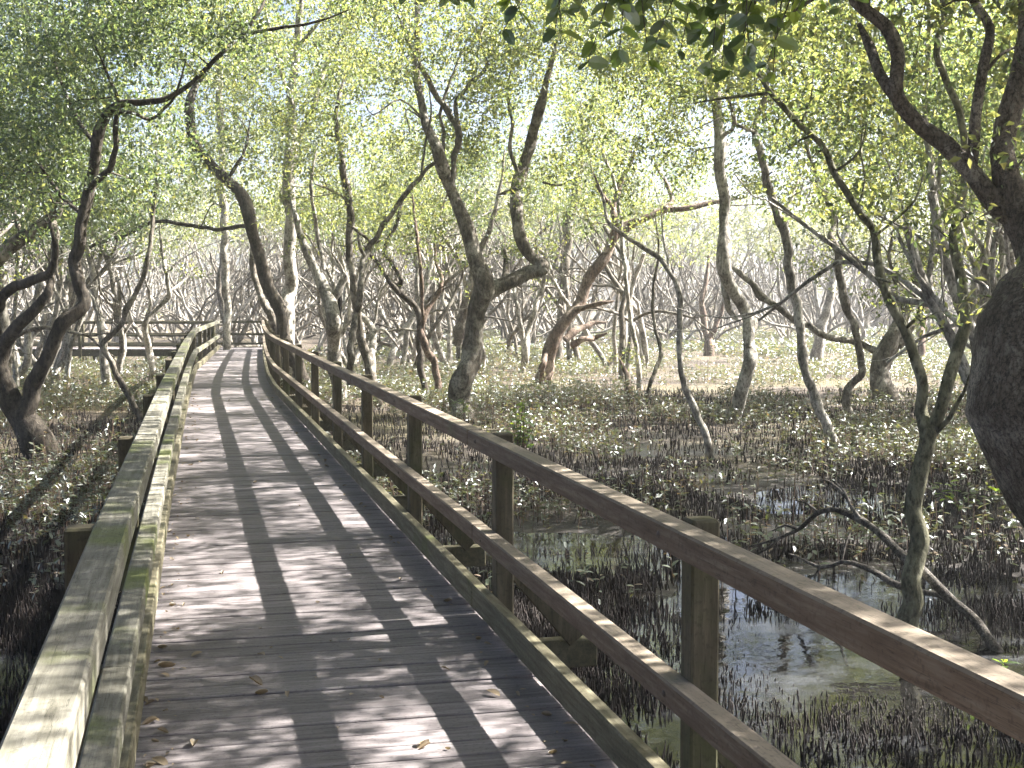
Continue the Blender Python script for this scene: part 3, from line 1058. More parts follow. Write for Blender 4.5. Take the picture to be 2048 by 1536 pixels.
# slender stems
tree('thin pale stem rising beside the reddish leaning trunk',
     ['1280,790,13 1276,720,11 1262,637,10 1253,568,10 1247,506,10 1240,430,9 1232,380,8 1215,330,7 1195,280,5'], 'leaf', [(1150, 180, 1290, 360, 33, 37, 18, .55, 60, .085)], barkm='bark_pale', seed=31)
tree('thin pale stem curving down through the middle of the mud flat',
     ['1424,925,17 1412,875,16 1398,842,15 1374,785,14 1360,732,13 1360,654,13 1356,582,12 1340,545,11 1318,516,11 1280,492,10 1250,472,9 1216,441,9 1208,400,7 1190,350,5', '1340,545,6 1328,480,6 1322,420,5'],
     'leaf', [(1130, 250, 1290, 420, 20, 24, 12, .4, 55, .075)], barkm='bark_pale', seed=33, wander=.35)
tree('thin dark stem beside the pale stem in the middle of the mud flat',
     ['1288,812,10 1305,756,9 1322,705,9 1312,664,8 1304,610,8 1309,560,7 1318,500,6 1310,430,5'], 'leaf', [(1240, 330, 1370, 470, 29, 32, 9, .4, 55, .075)], barkm='bark', seed=34)
tree('short brown stem with bushy foot right of the reddish trunk',
     ['1262,792,16 1258,765,13 1248,735,10 1238,716,7'], 'leaf', [(1225, 690, 1260, 725, 30, 31, 3, .25, 30, .07)], barkm='bark_red', seed=35, depth=30)
# T9 pale big
tree('tall pale mottled trunk with a swollen bend right of centre',
     ['1468,855,34 1478,815,30 1490,756,29 1502,700,30 1501,654,31 1486,613,29 1462,568,29 1448,530,28 1446,480,27 1446,410,26 1439,325,26 1431,239,25 1432,154,22 1438,80,19 1445,0,15 1455,-80,11',
      '1497,690,17 1494,740,17 1488,800,16', '1448,560,15 1452,590,14 1462,620,13 1478,640,11', '1440,272,10 1462,262,9 1470,240,8 1458,205,7 1440,160,6', '1432,170,10 1460,110,9 1500,50,7', '1434,210,9 1400,160,7 1380,90,6'],
     'leaf', [(1240, -120, 1640, 160, 24, 30, 85, .6, 85, .08), (1330, 160, 1420, 330, 25, 29, 18, .5, 70, .08), (1480, 200, 1620, 380, 27, 31, 20, .5, 70, .08)], barkm='bark_pale', seed=37, wander=.5, world=[((9, 17, 5.6), (17, 30, 9.6), 300, .65, 115, .095)])
# T10
tree('slender leaning trunk with a high fork standing in the sunlit litter',
     ['1678,918,26 1670,890,24 1655,859,23 1630,801,22 1611,739,20 1602,671,21 1588,585,22 1577,500,23 1553,420,22 1533,359,19 1522,301,16 1511,263,14 1521,222,12 1533,188,10 1540,120,8 1560,40,6',
      '1511,265,9 1488,255,9 1471,246,8 1464,222,8 1457,195,6', '1577,480,9 1574,430,8 1590,380,7 1610,330,5'],
     'leaf', [(1440, 60, 1680, 230, 19, 23, 34, .45, 75, .075), (1590, 250, 1680, 420, 20, 23, 12, .4, 60)], barkm='bark_pale', seed=41, wander=.4, world=[((5.2, 11.5, 5.4), (11, 21, 9.0), 440, .55, 115, .085), ((-1, 17, 6.4), (5.2, 23, 9.0), 170, .6, 115, .09)])
# T11
tree('slim kneed trunk dropping to a crooked foot left of the swollen base tree',
     ['1700,842,16 1693,815,19 1694,785,18 1712,762,17 1727,746,17 1721,698,17 1703,637,18 1684,568,18 1673,500,17 1666,470,15 1670,440,13 1656,400,12 1640,374,12 1620,325,10 1611,280,8 1600,220,6',
      '1642,376,9 1655,350,8 1668,330,6', '1670,485,8 1650,478,6'],
     'leaf', [(1540, 150, 1700, 330, 26, 30, 26, .5, 75, .08), (1560, 420, 1660, 520, 28, 30, 8, .4, 60, .08)], barkm='bark', seed=43)
# T14 swollen base
tree('tree with a swollen flask shaped base and a long low left arm',
     ['1774,812,66 1770,785,58 1766,760,50 1766,735,40 1770,708,38 1784,680,38 1800,640,36 1820,596,36 1843,551,34 1860,517,32 1885,470,28 1905,400,22 1920,320,16 1930,240,11',
      '1768,712,18 1750,703,16 1724,688,15 1690,679,15 1649,671,15 1616,650,14 1587,640,14 1553,613,14 1515,582,14 1478,545,12 1466,535,11', '1795,690,24 1818,662,22 1834,640,18 1848,600,13 1870,570,9', '1800,640,11 1792,580,9 1778,520,8 1785,460,6'],
     'leaf', [(1700, 260, 1960, 520, 29, 34, 70, .6, 80, .085), (1680, 100, 1980, 280, 29, 34, 50, .6, 80, .085), (1780, 520, 1900, 620, 30, 33, 14, .4, 60, .08)], barkm='bark', seed=45, wander=.5, knob=.12, world=[((15, 19, 5.6), (24, 36, 9.6), 310, .7, 115, .10)])
tree('hazy vertical trunk standing close behind the fork of the near slim tree',
     ['1962,740,40 1964,680,36 1970,602,34 1977,520,33 1985,440,28 1975,360,22 1990,280,16', '1977,510,14 2010,470,13 2048,440,12'], 'leaf', [(1900, 120, 2100, 350, 26, 31, 60, .6, 80, .085)], depth=28, barkm='bark', seed=47)
# T12 near fork
t = Tree('near slim grey green tree forking in two beside the top rail at right',
         ['1813,1262,58 1817,1230,56 1824,1148,50 1832,1011,46 1838,961,44 1849,893,42 1854,868,44 1846,825,32 1844,756,29 1832,712,27 1814,672,26 1782,606,25 1762,551,24 1755,500,23 1748,458,21 1710,410,19 1669,342,18 1649,297,17 1601,249,16 1560,205,15 1538,180,13 1480,100,9',
          '1856,866,34 1874,835,34 1886,784,34 1908,722,33 1928,664,31 1936,620,29 1926,568,28 1912,500,28 1912,460,27 1918,410,24 1930,370,22 1930,330,20 1925,256,20 1916,205,19 1888,144,19 1873,110,18 1878,70,18 1891,40,18 1885,-20,16 1870,-120,12',
          '1536,186,9 1491,191,8 1440,197,7 1389,207,5', '1868,872,14 1900,830,12 1925,790,10 1938,750,8', '1669,342,8 1690,330,7 1720,300,6 1735,240,5', '1716,418,7 1730,360,6 1722,300,6 1730,200,5 1722,130,4', '1752,470,7 1790,440,6 1830,400,6 1850,340,4',
          '1600,249,6 1620,200,5 1628,120,4', '1936,600,7 1960,590,6 2000,600,5'],
         seed=51, barkm='bark_green', wander=.22, fat=.78, knob=.028, sides=14)
t.region(1640, 80, 1770, 400, 9.4, 11, 26, .22, 30, .065)
t.region(1560, 130, 1700, 300, 9.6, 11, 10, .2, 26, .06)
t.region(1780, 380, 1900, 620, 9.6, 11.2, 14, .22, 34, .06)
t.region(1880, 340, 1990, 470, 9.3, 10.2, 8, .16, 26, .06)
t.region(1900, 560, 1960, 640, 9.4, 10, 3, .12, 12, .055)
t.world((3.6, 8.0, 4.9), (9.5, 14.0, 8.0), 260, .5, 110, .08)
t.world((2.0, 8.5, 6.4), (5.5, 16.0, 9.0), 120, .6, 120, .095)
t.finish('leaf')
# T13 big leaning trunk at right
t = Tree('massive mottled trunk bulging into view at the right edge with a heavy dark limb overhead',
         ['2510,1617,350 2410,1300,345 2240,1085,340 2088,935,305 2030,820,296 2060,690,285 2112,600,240 2130,520,160 2080,462,100 2042,415,70 2026,360,54 2019,308,48 2028,239,46 2045,150,42 2052,60,38 2040,-60,30',
          '2060,446,60 2024,430,52 1985,395,45 1936,332,41 1896,284,39 1846,248,37 1805,205,35 1789,160,33 1790,95,32 1770,55,31 1726,22,28 1700,-20,30 1690,-100,22',
          '1792,195,26 1758,150,24 1741,100,24 1716,48,22', '1944,335,24 1954,222,24 1966,130,23 1979,60,21 1946,0,20 1930,-80,15', '1966,150,8 2000,110,8 2040,90,7', '1776,60,13 1742,38,12 1735,0,10 1738,-50,8'],
         depth=7.2, barkm='bark_big', seed=53, wander=.12, knob=.06, sides=20)
t.region(1860, -150, 2150, 120, 7.0, 9.5, 22, .3, 50, .065)
t.region(1920, 300, 2010, 430, 6.6, 7.2, 7, .14, 16, .06)
t.region(1990, 480, 2048, 560, 6.6, 7.0, 2, .12, 10, .06)
t.world((2.8, 3.0, 4.2), (8.5, 8.0, 7.6), 420, .5, 110, .08)
t.world((3.0, 3.0, 3.4), (6.0, 6.2, 5.0), 80, .4, 90, .07)
t.world((5.0, 2.8, 4.2), (9.6, 7.0, 7.8), 190, .5, 110, .085)
t.finish('leaf')

def plain_tree(label, group, base, stems, boxes, seed, leaf='leaf_shade', barkm='bark'):
    """an added tree outside the view, given by world positions; crown boxes are (lo, hi, number, radius, leaves, size)"""
    t = Tree.__new__(Tree)
    t.rng = np.random.default_rng(seed)
    t.S, t.ends, t.autotip, t.wood, t.crown = [], [], False, MB(), MB()
    t.nW, t.WP, t.WR = 0, [], []
    t.base, t.barkm = np.array(base, float), barkm
    for P, r in stems:
        PP, RR = smooth_path(P, r, .2)
        tube(t.wood, PP, RR, 10, .1, t.rng)
        t.S.append((PP, RR, np.zeros(len(PP))))
    t.root = thing('mangrove_tree', t.base, label, 'tree', group)
    for b_ in boxes:
        t.world(*b_)
    t.finish(leaf)


plain_tree('dense mangrove added out of view to close off the sky above the viewpoint', 'added shade trees round the viewpoint', (-3.4, 1.5, MUD),  # added overhead to block skylight from the zenith
           [([(-3.4, 1.5, MUD - .2), (-3.2, 1.7, 2.0), (-2.9, 2.0, 4.6), (-1.6, 2.2, 6.3), (0.2, 2.4, 7.2), (2.6, 2.4, 7.8)], [.2, .17, .14, .10, .07, .03]),
            ([(-2.9, 2.0, 4.6), (-2.4, 0.4, 6.2), (-1.0, -1.6, 7.2), (0.8, -3.2, 7.8)], [.11, .09, .06, .03]),
            ([(-1.6, 2.2, 6.3), (-1.0, 4.6, 7.2), (0.2, 7.2, 7.8)], [.08, .06, .03])],
           [((-4.0, -4.5, 6.0), (4.0, 9.0, 9.0), 430, .65, 130, .12)], 91)
plain_tree('dense mangrove added out of view to shade the planks and mud farther along', 'added shade trees round the viewpoint', (-6.2, 11.0, MUD),  # added crown that keeps light off the planks and left mud
           [([(-6.2, 11.0, MUD - .2), (-6.0, 11.2, 2.0), (-5.4, 11.6, 4.6), (-3.6, 12.0, 6.6), (-1.0, 12.6, 7.4), (2.0, 13.2, 8.0)], [.2, .17, .14, .10, .07, .03]),
            ([(-5.4, 11.6, 4.6), (-4.4, 13.6, 6.6), (-2.6, 16.0, 7.6), (0.0, 18.2, 8.2)], [.11, .09, .06, .03])],
           [((-4.0, 9.0, 6.8), (3.0, 19.5, 9.4), 330, .65, 130, .12), ((2.5, 9.0, 6.6), (6.3, 18.0, 9.2), 240, .6, 125, .11)], 92)
plain_tree('dense mangrove added just outside the view to shade the pool', 'canopy trees beside the boardwalk', (12.4, 8.2, MUD),  # added out of view so its crown shades the pool
           [([(12.4, 8.2, MUD - .2), (12.2, 8.4, 2.0), (11.6, 8.8, 4.4), (10.6, 9.6, 6.4), (9.6, 10.4, 7.6)], [.2, .17, .14, .08, .03]),
            ([(11.6, 8.8, 4.4), (12.6, 7.4, 6.2), (12.8, 6.0, 7.6)], [.11, .08, .03])],
           [((8.6, 5.0, 5.0), (15.5, 14.0, 9.0), 330, .65, 125, .11)], 93)
# left and middle distance
tree('pale crooked stem forked low in front of the far cross boardwalk',
     ['305,775,16 304,736,15 300,710,15 294,680,14 290,650,13 308,628,12 330,600,11 338,585,11 332,545,10 326,510,9 320,460,7', '292,682,11 273,657,10 252,624,10 262,600,9 262,580,8 250,540,6', '292,640,9 300,600,8 290,560,6'],
     'leaf', [(230, 400, 380, 520, 33, 38, 16, .5, 60, .085)], depth=35, barkm='bark_pale', seed=61)
tree('pale leaning stem crossing down toward the pale railing on the left',
     ['296,880,15 284,842,15 268,812,15 243,763,14 220,722,13 205,691,12 222,672,12 244,645,13 258,610,12 278,575,12 290,535,12 300,492,11 308,420,10 315,350,8 310,280,6'],
     'leaf', [(220, 260, 400, 420, 25, 29, 18, .5, 60, .08)], depth=26, barkm='bark', seed=62)
tree('slim tree standing beyond the far end of the planks',
     ['462,740,17 455,671,16 444,620,15 437,568,15 446,510,14 452,460,12 440,400,10 430,340,8'], 'leaf', [(360, 260, 520, 430, 48, 54, 22, .8, 70, .11)], depth=50, barkm='bark', seed=63)
tree('tall pale trunk rising high among the leaves at upper left',
     ['455,700,18 450,560,18 446,420,18 444,300,17 440,200,16 436,110,15 440,40,14 446,-40,11'], 'leaf', [(340, -100, 560, 120, 38, 44, 40, .7, 70, .09), (340, 40, 860, 330, 39, 47, 130, .75, 85, .10)], depth=41, barkm='bark_pale', seed=64)
tree('pale broad trunk standing at the far left edge under the leaning limb',
     ['-10,760,26 -2,700,24 4,650,24 2,560,22 -6,480,18 -20,400,14'], 'leaf', [(-60, 330, 120, 520, 26, 32, 26, .55, 70, .08)], depth=27, barkm='bark_pale', seed=65)
tree('pale trunk right of the S-curve, between it and the far cross boardwalk',
     ['215,770,20 205,690,18 196,620,17 186,560,15 176,500,12 150,440,10 120,400,8'], 'leaf', [(80, 330, 260, 480, 31, 36, 22, .6, 65, .085)], depth=33, barkm='bark_pale', seed=66)
tree('sunlit pale trunk standing at the back of the bright clearing',
     ['1634,702,26 1640,672,24 1650,640,22 1663,590,20 1672,540,18 1690,470,15 1700,400,12'], 'leaf', [(1600, 300, 1780, 460, 44, 52, 24, .7, 65, .1)], depth=50, barkm='bark_pale', seed=67)
tree('short forked sunlit trunk at the back left of the bright clearing',
     ['1416,694,20 1417,672,18 1408,640,14 1404,600,12 1412,560,10 1418,500,8', '1418,674,13 1432,655,11 1440,630,9 1452,590,7'], 'leaf', [(1360, 380, 1480, 520, 50, 56, 14, .7, 65, .1)], depth=54, barkm='bark_red', seed=68)
tree('stout sunlit trunk seen low between the fork arms of the near slim tree',
     ['1842,712,18 1843,684,16 1846,650,15 1850,610,14 1858,560,12 1866,500,10'], 'leaf', [(1800, 380, 1920, 520, 44, 50, 12, .7, 65, .1)], depth=47, barkm='bark_red', seed=69)
tree('pale pair of stems rising behind the reddish trunk base',
     ['1046,760,17 1049,700,16 1058,660,14 1070,625,13 1085,570,11 1092,520,9', '1049,700,12 1040,640,11 1030,590,9 1032,540,7'], 'leaf', [(1010, 430, 1120, 540, 40, 45, 12, .6, 60, .09)], depth=42, barkm='bark_pale', seed=70)

# low dead limbs in the pool at right
def limb(label, s, depth, dz_=None, barkm='dead', seed=0, twigs=()):
    c = parse(s)
    dd = np.interp(np.linspace(0, 1, len(c)), np.linspace(0, 1, len(depth)), depth)
    mb = MB()
    P = np.array([pt(q[0], q[1], d) for q, d in zip(c, dd)])
    r_ = np.array([q[2] / F * d / 2 for q, d in zip(c, dd)]) * .78
    PP, QQ = smooth_path(P, r_, 0.06)
    tube(mb, PP, QQ, 9, .12, np.random.default_rng(seed))
    for tw in twigs:
        c2 = parse(tw)
        j = int(np.argmin([abs(q[0] - c2[0][0]) + abs(q[1] - c2[0][1]) for q in c]))
        P2 = np.array([pt(q[0], q[1], dd[j] + .04 * i) for i, q in enumerate(c2)])
        p2, q2 = smooth_path(P2, [q[2] / F * dd[j] / 2 for q in c2], .05)
        tube(mb, p2, q2, 6, .1, np.random.default_rng(seed + 1))
    o = mb.obj('dead_branch', M[barkm], None, P[0])
    return tag(o, label, 'branch', 'dead branches in the pool')


limb('long grey dead limb arching over the pool behind the near slim tree', '2030,1375,40 2000,1315,34 1975,1275,28 1946,1236,26 1895,1192,25 1837,1134,24 1802,1108,23 1768,1074,21 1724,1042,19 1673,1020,16 1638,1025,13 1617,1042,12 1597,1059,11 1560,1075,9 1519,1088,7 1490,1095,5',
     [9.4, 10.2, 11.4, 12.6], seed=1, twigs=['1597,1059,6 1570,1050,5 1545,1062,3', '1560,1075,6 1530,1100,5 1500,1108,3', '1724,1042,8 1700,1010,7 1690,985,5 1672,965,3', '1638,1025,6 1610,1005,4 1590,1000,3'])
limb('pale sunlit dead branch lying low over the pool beneath the arching limb', '1900,1204,16 1878,1189,16 1837,1184,16 1785,1166,17 1760,1150,16 1731,1135,15 1705,1126,13 1683,1124,12 1662,1132,11 1642,1134,10 1615,1124,8 1594,1113,6 1578,1108,4',
     [10.6, 11.0, 11.4], seed=2, twigs=['1683,1124,6 1690,1090,5 1700,1066,3', '1642,1134,6 1630,1150,4 1612,1158,3'])
limb('short pale stick leaning in the mud above the arching dead limb', '1700,1006,9 1690,990,9 1673,975,8 1656,962,6 1640,958,4', [14.2, 14.6], seed=3)

# large leaves hanging close to the camera, on a limb of a tree standing beside the boardwalk
tw = []
rg = random.Random(4)
for (x0, x1, y1, n) in ((870, 1060, 0, 6), (1060, 1240, 70, 10), (1230, 1420, 140, 16), (1400, 1600, 150, 14), (1580, 1740, 50, 5)):
    for k in range(n):
        xs = x0 + (x1 - x0) * (k + .5) / n
        ye = rg.uniform(-30, y1)
        xe = xs + rg.uniform(-70, 30)
        tw.append('%.0f,-420,9 %.0f,%.0f,6 %.0f,%.0f,4 %.0f,%.0f,3' % (xs + 60, xs + 45, -260 + rg.uniform(-40, 40), xs + 10, -90 + rg.uniform(-30, 30), xe, ye))
tb = Tree('tree beside the boardwalk whose large leaves hang into the top of the view',
          ['2900,2150,150 2800,1500,120 2740,900,105 2650,300,95 2500,-250,80 2300,-450,66 2000,-480,50 1750,-460,38 1500,-440,30 1330,-425,24 1150,-420,18 900,-420,12'] + tw,
          depth=3.7, seed=81, autotip=False, wander=.10, knob=.06, barkm='bark_dark', sides=12)
rng = tb.rng
B, Dv = [], []
for (P, Rr, _) in tb.S[1:]:
    acc, sd = 0, 1
    for i in range(2, len(P)):
        acc += np.linalg.norm(P[i] - P[i - 1])
        if acc > .034:
            acc = 0
            for sd in (-1, 1):
                B.append(P[i])
                a_ = rng.uniform(0, 6.28)
                Dv.append(np.array([math.cos(a_) * sd, math.sin(a_) * sd, rng.normal(-.55, .35)]))
B, Dv = np.array(B), np.array(Dv)
nr = rng.normal(0, .55, B.shape) + np.array([.15, -.5, .8])
L = .057 * rng.uniform(.5, 1.3, len(B))
leaves(tb.crown, B, Dv, nr, L, L * .58, T18)
tb.finish('leaf_near')

random.seed(19)
# ------------------------------------------------------------------ canopy trees beside the boardwalk and the woods behind
def rand_tree(seed, height=9.0, stems=2, size=0.10, per=60, nclump=None, lean=0.35, low=0.25, rad=.75, r0=.13, sides=7, wob=.23):
    rng = np.random.default_rng(seed)
    wood, crown = MB(), MB()
    C = []

    def grow(p, d, L, r, lvl):
        n = max(4, int(L / 0.45))
        P = [p]
        q = p
        for i in range(n):
            d = unit(d + rng.normal(0, wob if lvl == 0 else .23, 3) + np.array([0, 0, 0.07]))
            q = q + d * L / n
            P.append(q)
        P = np.array(P)
        r1 = r * (0.62 if lvl == 0 else .45)
        PP, RR = smooth_path(P, np.linspace(r, r1, len(P)), 0.28 if lvl == 0 else .4)
        if lvl == 0:
            RR[0] *= 1.5
        tube(wood, PP, RR, sides if lvl == 0 else 5, .1, rng)
        if lvl >= 1:
            for f in np.linspace(.35, 1, 3 if lvl == 1 else 3):
                C.append(P[int(f * (len(P) - 1))] + rng.normal(0, .25, 3))
        if lvl < 2:
            kids = rng.integers(2, 4) if lvl == 0 else rng.integers(2, 4)
            for _ in range(kids):
                j = int(rng.uniform(.45, 1) * (len(P) - 1))
                dd = unit(d + rng.normal(0, .62, 3) + np.array([0, 0, .25]))
                grow(P[j], dd, L * rng.uniform(.5, .75), max(.012, RR[-1] * rng.uniform(.6, .9)), lvl + 1)

    for s_ in range(stems):
        d = unit(np.array([rng.normal(0, lean), rng.normal(0, lean), 1.0]))
        grow(np.array([rng.normal(0, .12) * (stems > 1), rng.normal(0, .12) * (stems > 1), -0.2]), d, height * rng.uniform(.40, .52), r0 * rng.uniform(.7, 1.15), 0)
    C = np.array(C)
    if nclump and len(C) < nclump:
        extra = C[rng.integers(0, len(C), nclump - len(C))] + rng.normal(0, .55, (nclump - len(C), 3))
        C = np.vstack([C, extra])
    C = C[C[:, 2] > height * low]
    leaf_clumps(crown, C, rad * rng.uniform(.7, 1.3, len(C)), per, size, rng)
    return wood, crown


BK = ['bark_pale', 'bark_pale', 'bark', 'bark_pale', 'bark']
far = []
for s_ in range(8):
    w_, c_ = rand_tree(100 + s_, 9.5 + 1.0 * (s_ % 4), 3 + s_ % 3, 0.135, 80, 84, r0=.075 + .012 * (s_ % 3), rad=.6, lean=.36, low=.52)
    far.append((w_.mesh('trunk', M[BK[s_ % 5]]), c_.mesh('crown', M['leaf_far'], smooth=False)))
mid = []
for s_ in range(5):
    w_, c_ = rand_tree(200 + s_, 8.5 + .6 * s_, 2 + s_ % 2, .095, 120, 135, r0=.10, rad=.55, lean=.3, low=.50)
    mid.append((w_.mesh('trunk', M[BK[s_ % 4]]), c_.mesh('crown', M['leaf'] if s_ % 2 else M['leaf_dark'], smooth=False)))


def place(protos, k, x, y, label, group, scale=1.0):
    w_, c_ = protos[k % len(protos)]
    e = thing('mangrove_tree', (x, y, float(ground_h(np.array(x), np.array(y)))), label, 'tree', group)
    e.rotation_euler[2] = random.uniform(0, 6.28)
    e.scale = (scale,) * 3
    for me, nm in ((w_, 'trunk'), (c_, 'crown')):
        o = bpy.data.objects.new(nm, me)
        COL.objects.link(o)
        o.parent = e
    return e


# trees standing just outside the view on the sunny side; their crowns dapple the planks
for k, (x, y) in enumerate([(11.5, 4.0), (10.0, -1.5), (13.5, 8.6), (13.0, 1.5), (16.5, 13.0), (16.0, 5.0), (20.5, 17.0)]):
    place(mid, k, x, y, 'leafy mangrove standing just outside the view whose crown dapples the planks', 'canopy trees beside the boardwalk', random.uniform(.8, 1.0))
dense = []  # trees added out of view; their crowns cut the ambient skylight
for s_ in range(3):
    w_, c_ = rand_tree(240 + s_, 9.0 + .5 * s_, 1, .12, 150, 210, r0=.12, rad=.7, lean=.05, low=.50, wob=.06)
    dense.append((w_.mesh('trunk', M['bark']), c_.mesh('crown', M['leaf_shade'], smooth=False)))
for k, (x, y) in enumerate([(-4.4, 4.2), (-3.8, 0.6), (-3.6, -3.0), (-7.0, 3.0), (-6.4, -1.2), (-7.4, 6.8), (-10, 5.0), (-9.4, 1.0), (-10.5, 9.4), (0.4, -5.4), (-5.0, -6.0), (3.8, -4.4), (-1.8, -9), (3.0, -9.0), (7.0, -6.5), (-10, -4), (6.5, -11), (-1.4, -3.4)]):
    place(dense, k, x, y, 'dense mangrove added just outside the view to darken the shade', 'added shade trees round the viewpoint', random.uniform(.9, 1.05))

placed = []
count = 0
tries = 0
zones = [  # bearing range in photo columns, distance range, number, label
    (-250, 330, 24, 44, 20, 'mid', 'leafy grey mangrove in the thicket left of the planks', 'thicket trees left of the planks'),
    (560, 1000, 38, 48, 10, 'mid', 'leafy mangrove in the thicket right of the far bend', 'thicket trees right of the far bend'),
    (1980, 2500, 16, 36, 20, 'mid', 'leafy mangrove behind the massive right hand trunk', 'trees behind the massive trunk'),
    (1150, 1350, 38, 46, 4, 'mid', 'leafy mangrove standing round the edge of the bright clearing', 'trees round the clearing'),
    (-300, 560, 46, 90, 66, 'far', 'slender pale mangrove in the hazy woods beyond the far cross boardwalk', 'woods beyond the cross boardwalk'),
    (560, 1150, 48, 90, 64, 'far', 'slender pale mangrove in the hazy woods behind the elbowed tree', 'woods behind the elbowed tree'),
    (1150, 2300, 62, 95, 54, 'far', 'slender pale mangrove in the bright haze beyond the clearing', 'woods beyond the clearing'),
]
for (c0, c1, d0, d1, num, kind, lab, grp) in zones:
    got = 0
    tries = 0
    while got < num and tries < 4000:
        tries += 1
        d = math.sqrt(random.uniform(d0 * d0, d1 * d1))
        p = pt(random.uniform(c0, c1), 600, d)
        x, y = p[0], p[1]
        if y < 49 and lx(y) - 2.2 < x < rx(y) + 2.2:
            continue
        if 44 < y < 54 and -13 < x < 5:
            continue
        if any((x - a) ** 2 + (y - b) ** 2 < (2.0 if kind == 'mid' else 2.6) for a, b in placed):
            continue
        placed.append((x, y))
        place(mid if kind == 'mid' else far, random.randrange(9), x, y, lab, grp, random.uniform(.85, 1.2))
        got += 1

# the far wood that reads as one mass
mb = MB()
rng = np.random.default_rng(77)
N = 1300
bear = rng.uniform(-900, 2900, N)
dist = rng.uniform(98, 125, N)
C = np.array([pt(b, 592, d) for b, d in zip(bear, dist)])
C[:, 2] = MUD + 0.6 + rng.beta(1.2, 1.3, N) * 15
leaf_clumps(mb, C, 1.1, 40, .24, rng)
w2 = MB()
for k in range(520):
    p = pt(rng.uniform(-900, 2900), 592, rng.uniform(92, 122))
    q = np.array([p[0], p[1], MUD - .2])
    P = [q]
    d = unit(np.array([rng.normal(0, .2), rng.normal(0, .2), 1.]))
    for i in range(6):
        d = unit(d + rng.normal(0, .2, 3) + np.array([0, 0, .1]))
        q = q + d * 1.7
        P.append(q)
    P, q_ = smooth_path(P, np.linspace(.15, .05, 7), 1.0)
    tube(w2, P, q_, 5)
off = mb.n
for v, f in zip(w2.v, w2.f):
    pass
allv = np.concatenate(w2.v)
base_f = {}
for f in w2.f:
    base_f.setdefault(f.shape[1], []).append(f)
mb.v.append(allv)
for kf, fl in base_f.items():
    ff = np.concatenate(fl) + off
    mb.f.append(ff.astype(np.int32))
    mb.mi.append(np.full(len(ff), 1, np.int32))
mb.n += len(allv)
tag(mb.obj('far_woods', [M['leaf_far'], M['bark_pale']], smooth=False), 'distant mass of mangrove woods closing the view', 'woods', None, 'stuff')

# ------------------------------------------------------------------ breather roots and seedlings
def in_walk(x, y):
    return (x > lx(y) - 0.12) & (x < rx(y) + 0.12) & (y < 47)


def scatter(n, c0, c1, d0, d1, rng, power=1.0):
    d = d0 + (d1 - d0) * rng.random(n) ** power
    c = rng.uniform(c0, c1, n)
    b = CAM[:2] + d[:, None] * (FW[:2] + RT[:2] * ((c - 1024) / F)[:, None])
    return b[:, 0], b[:, 1], d


def spikes(mb, x, y, h, r, rng, sides=5):
    n = len(x)
    z = ground_h(x, y)
    a = np.linspace(0, 2 * math.pi, sides, endpoint=False)
    ln = rng.normal(0, .16, (n, 2)) * h[:, None]
    b2 = rng.normal(0, .10, (n, 2)) * h[:, None]
    rings = []
    for (f, rf) in ((-.15, 1.0), (.55, .85), (.9, .6)):
        cx = x + ln[:, 0] * f + b2[:, 0] * (f * (1 - f))
        cyy = y + ln[:, 1] * f + b2[:, 1] * (f * (1 - f))
        rings.append(np.stack([cx[:, None] + r[:, None] * rf * np.cos(a), cyy[:, None] + r[:, None] * rf * np.sin(a), np.repeat((z + h * f)[:, None], sides, 1)], -1))
    tip = np.stack([x + ln[:, 0], y + ln[:, 1], z + h], -1)[:, None, :]
    V = np.concatenate(rings + [tip], 1)
    k = V.shape[1]
    f4, f3 = [], []
    for i in range(2):
        for j in range(sides):
            f4.append([i * sides + j, i * sides + (j + 1) % sides, (i + 1) * sides + (j + 1) % sides, (i + 1) * sides + j])
    for j in range(sides):
        f3.append([2 * sides + j, 2 * sides + (j + 1) % sides, 3 * sides])
    off = (np.arange(n) * k)[:, None, None]
    base = mb.n
    mb.v.append(V.reshape(-1, 3).astype(np.float32))
    for f in (np.array(f4), np.array(f3)):
        ff = (f[None] + off).reshape(-1, f.shape[1]) + base
        mb.f.append(ff.astype(np.int32))
        mb.mi.append(np.zeros(len(ff), np.int32))
    mb.n += n * k


rng = np.random.default_rng(5)


def root_density(x, y):
    m = fbm(x * .9, y * .9, 21, 3)
    z = ground_h(x, y) - MUD
    d = np.clip((m - .36) * 4.5, 0.04, 1)
    d = np.clip((m - .37) * 7, 0.03, 1) * np.where(z < -.06, .75, 1.0)
    return d


pos = []
for (n, d0, d1) in ((56000, 6.5, 12), (32000, 12, 20), (24000, 20, 34)):
    x, y, d = scatter(n, -350, 2500, d0, d1, rng)
    keep = (rng.random(n) < root_density(x, y)) & ~in_walk(x, y)
    pos.append(np.stack([x[keep], y[keep], d[keep]], 1))
pos = np.concatenate(pos)
order = np.argsort(pos[:, 2])
pos = pos[order]
vis = pos[(pos[:, 2] < 10.5) & (pos[:, 0] > 1.75)]
ind = vis[:280]
keys = set(map(tuple, ind.round(5)))
rest = np.array([p for p in pos if tuple(p.round(5)) not in keys])
mb = MB()
hh = rng.uniform(.05, .17, len(rest)) * np.where(rest[:, 2] < 14, 1.0, .95)
spikes(mb, rest[:, 0], rest[:, 1], hh, rng.uniform(.0045, .0095, len(rest)) * np.where(rest[:, 2] > 16, 1.25, 1), rng)
tag(mb.obj('breather_roots', M['root']), 'carpet of thin dark breather roots covering the mud', 'roots', None, 'stuff')
rp = []
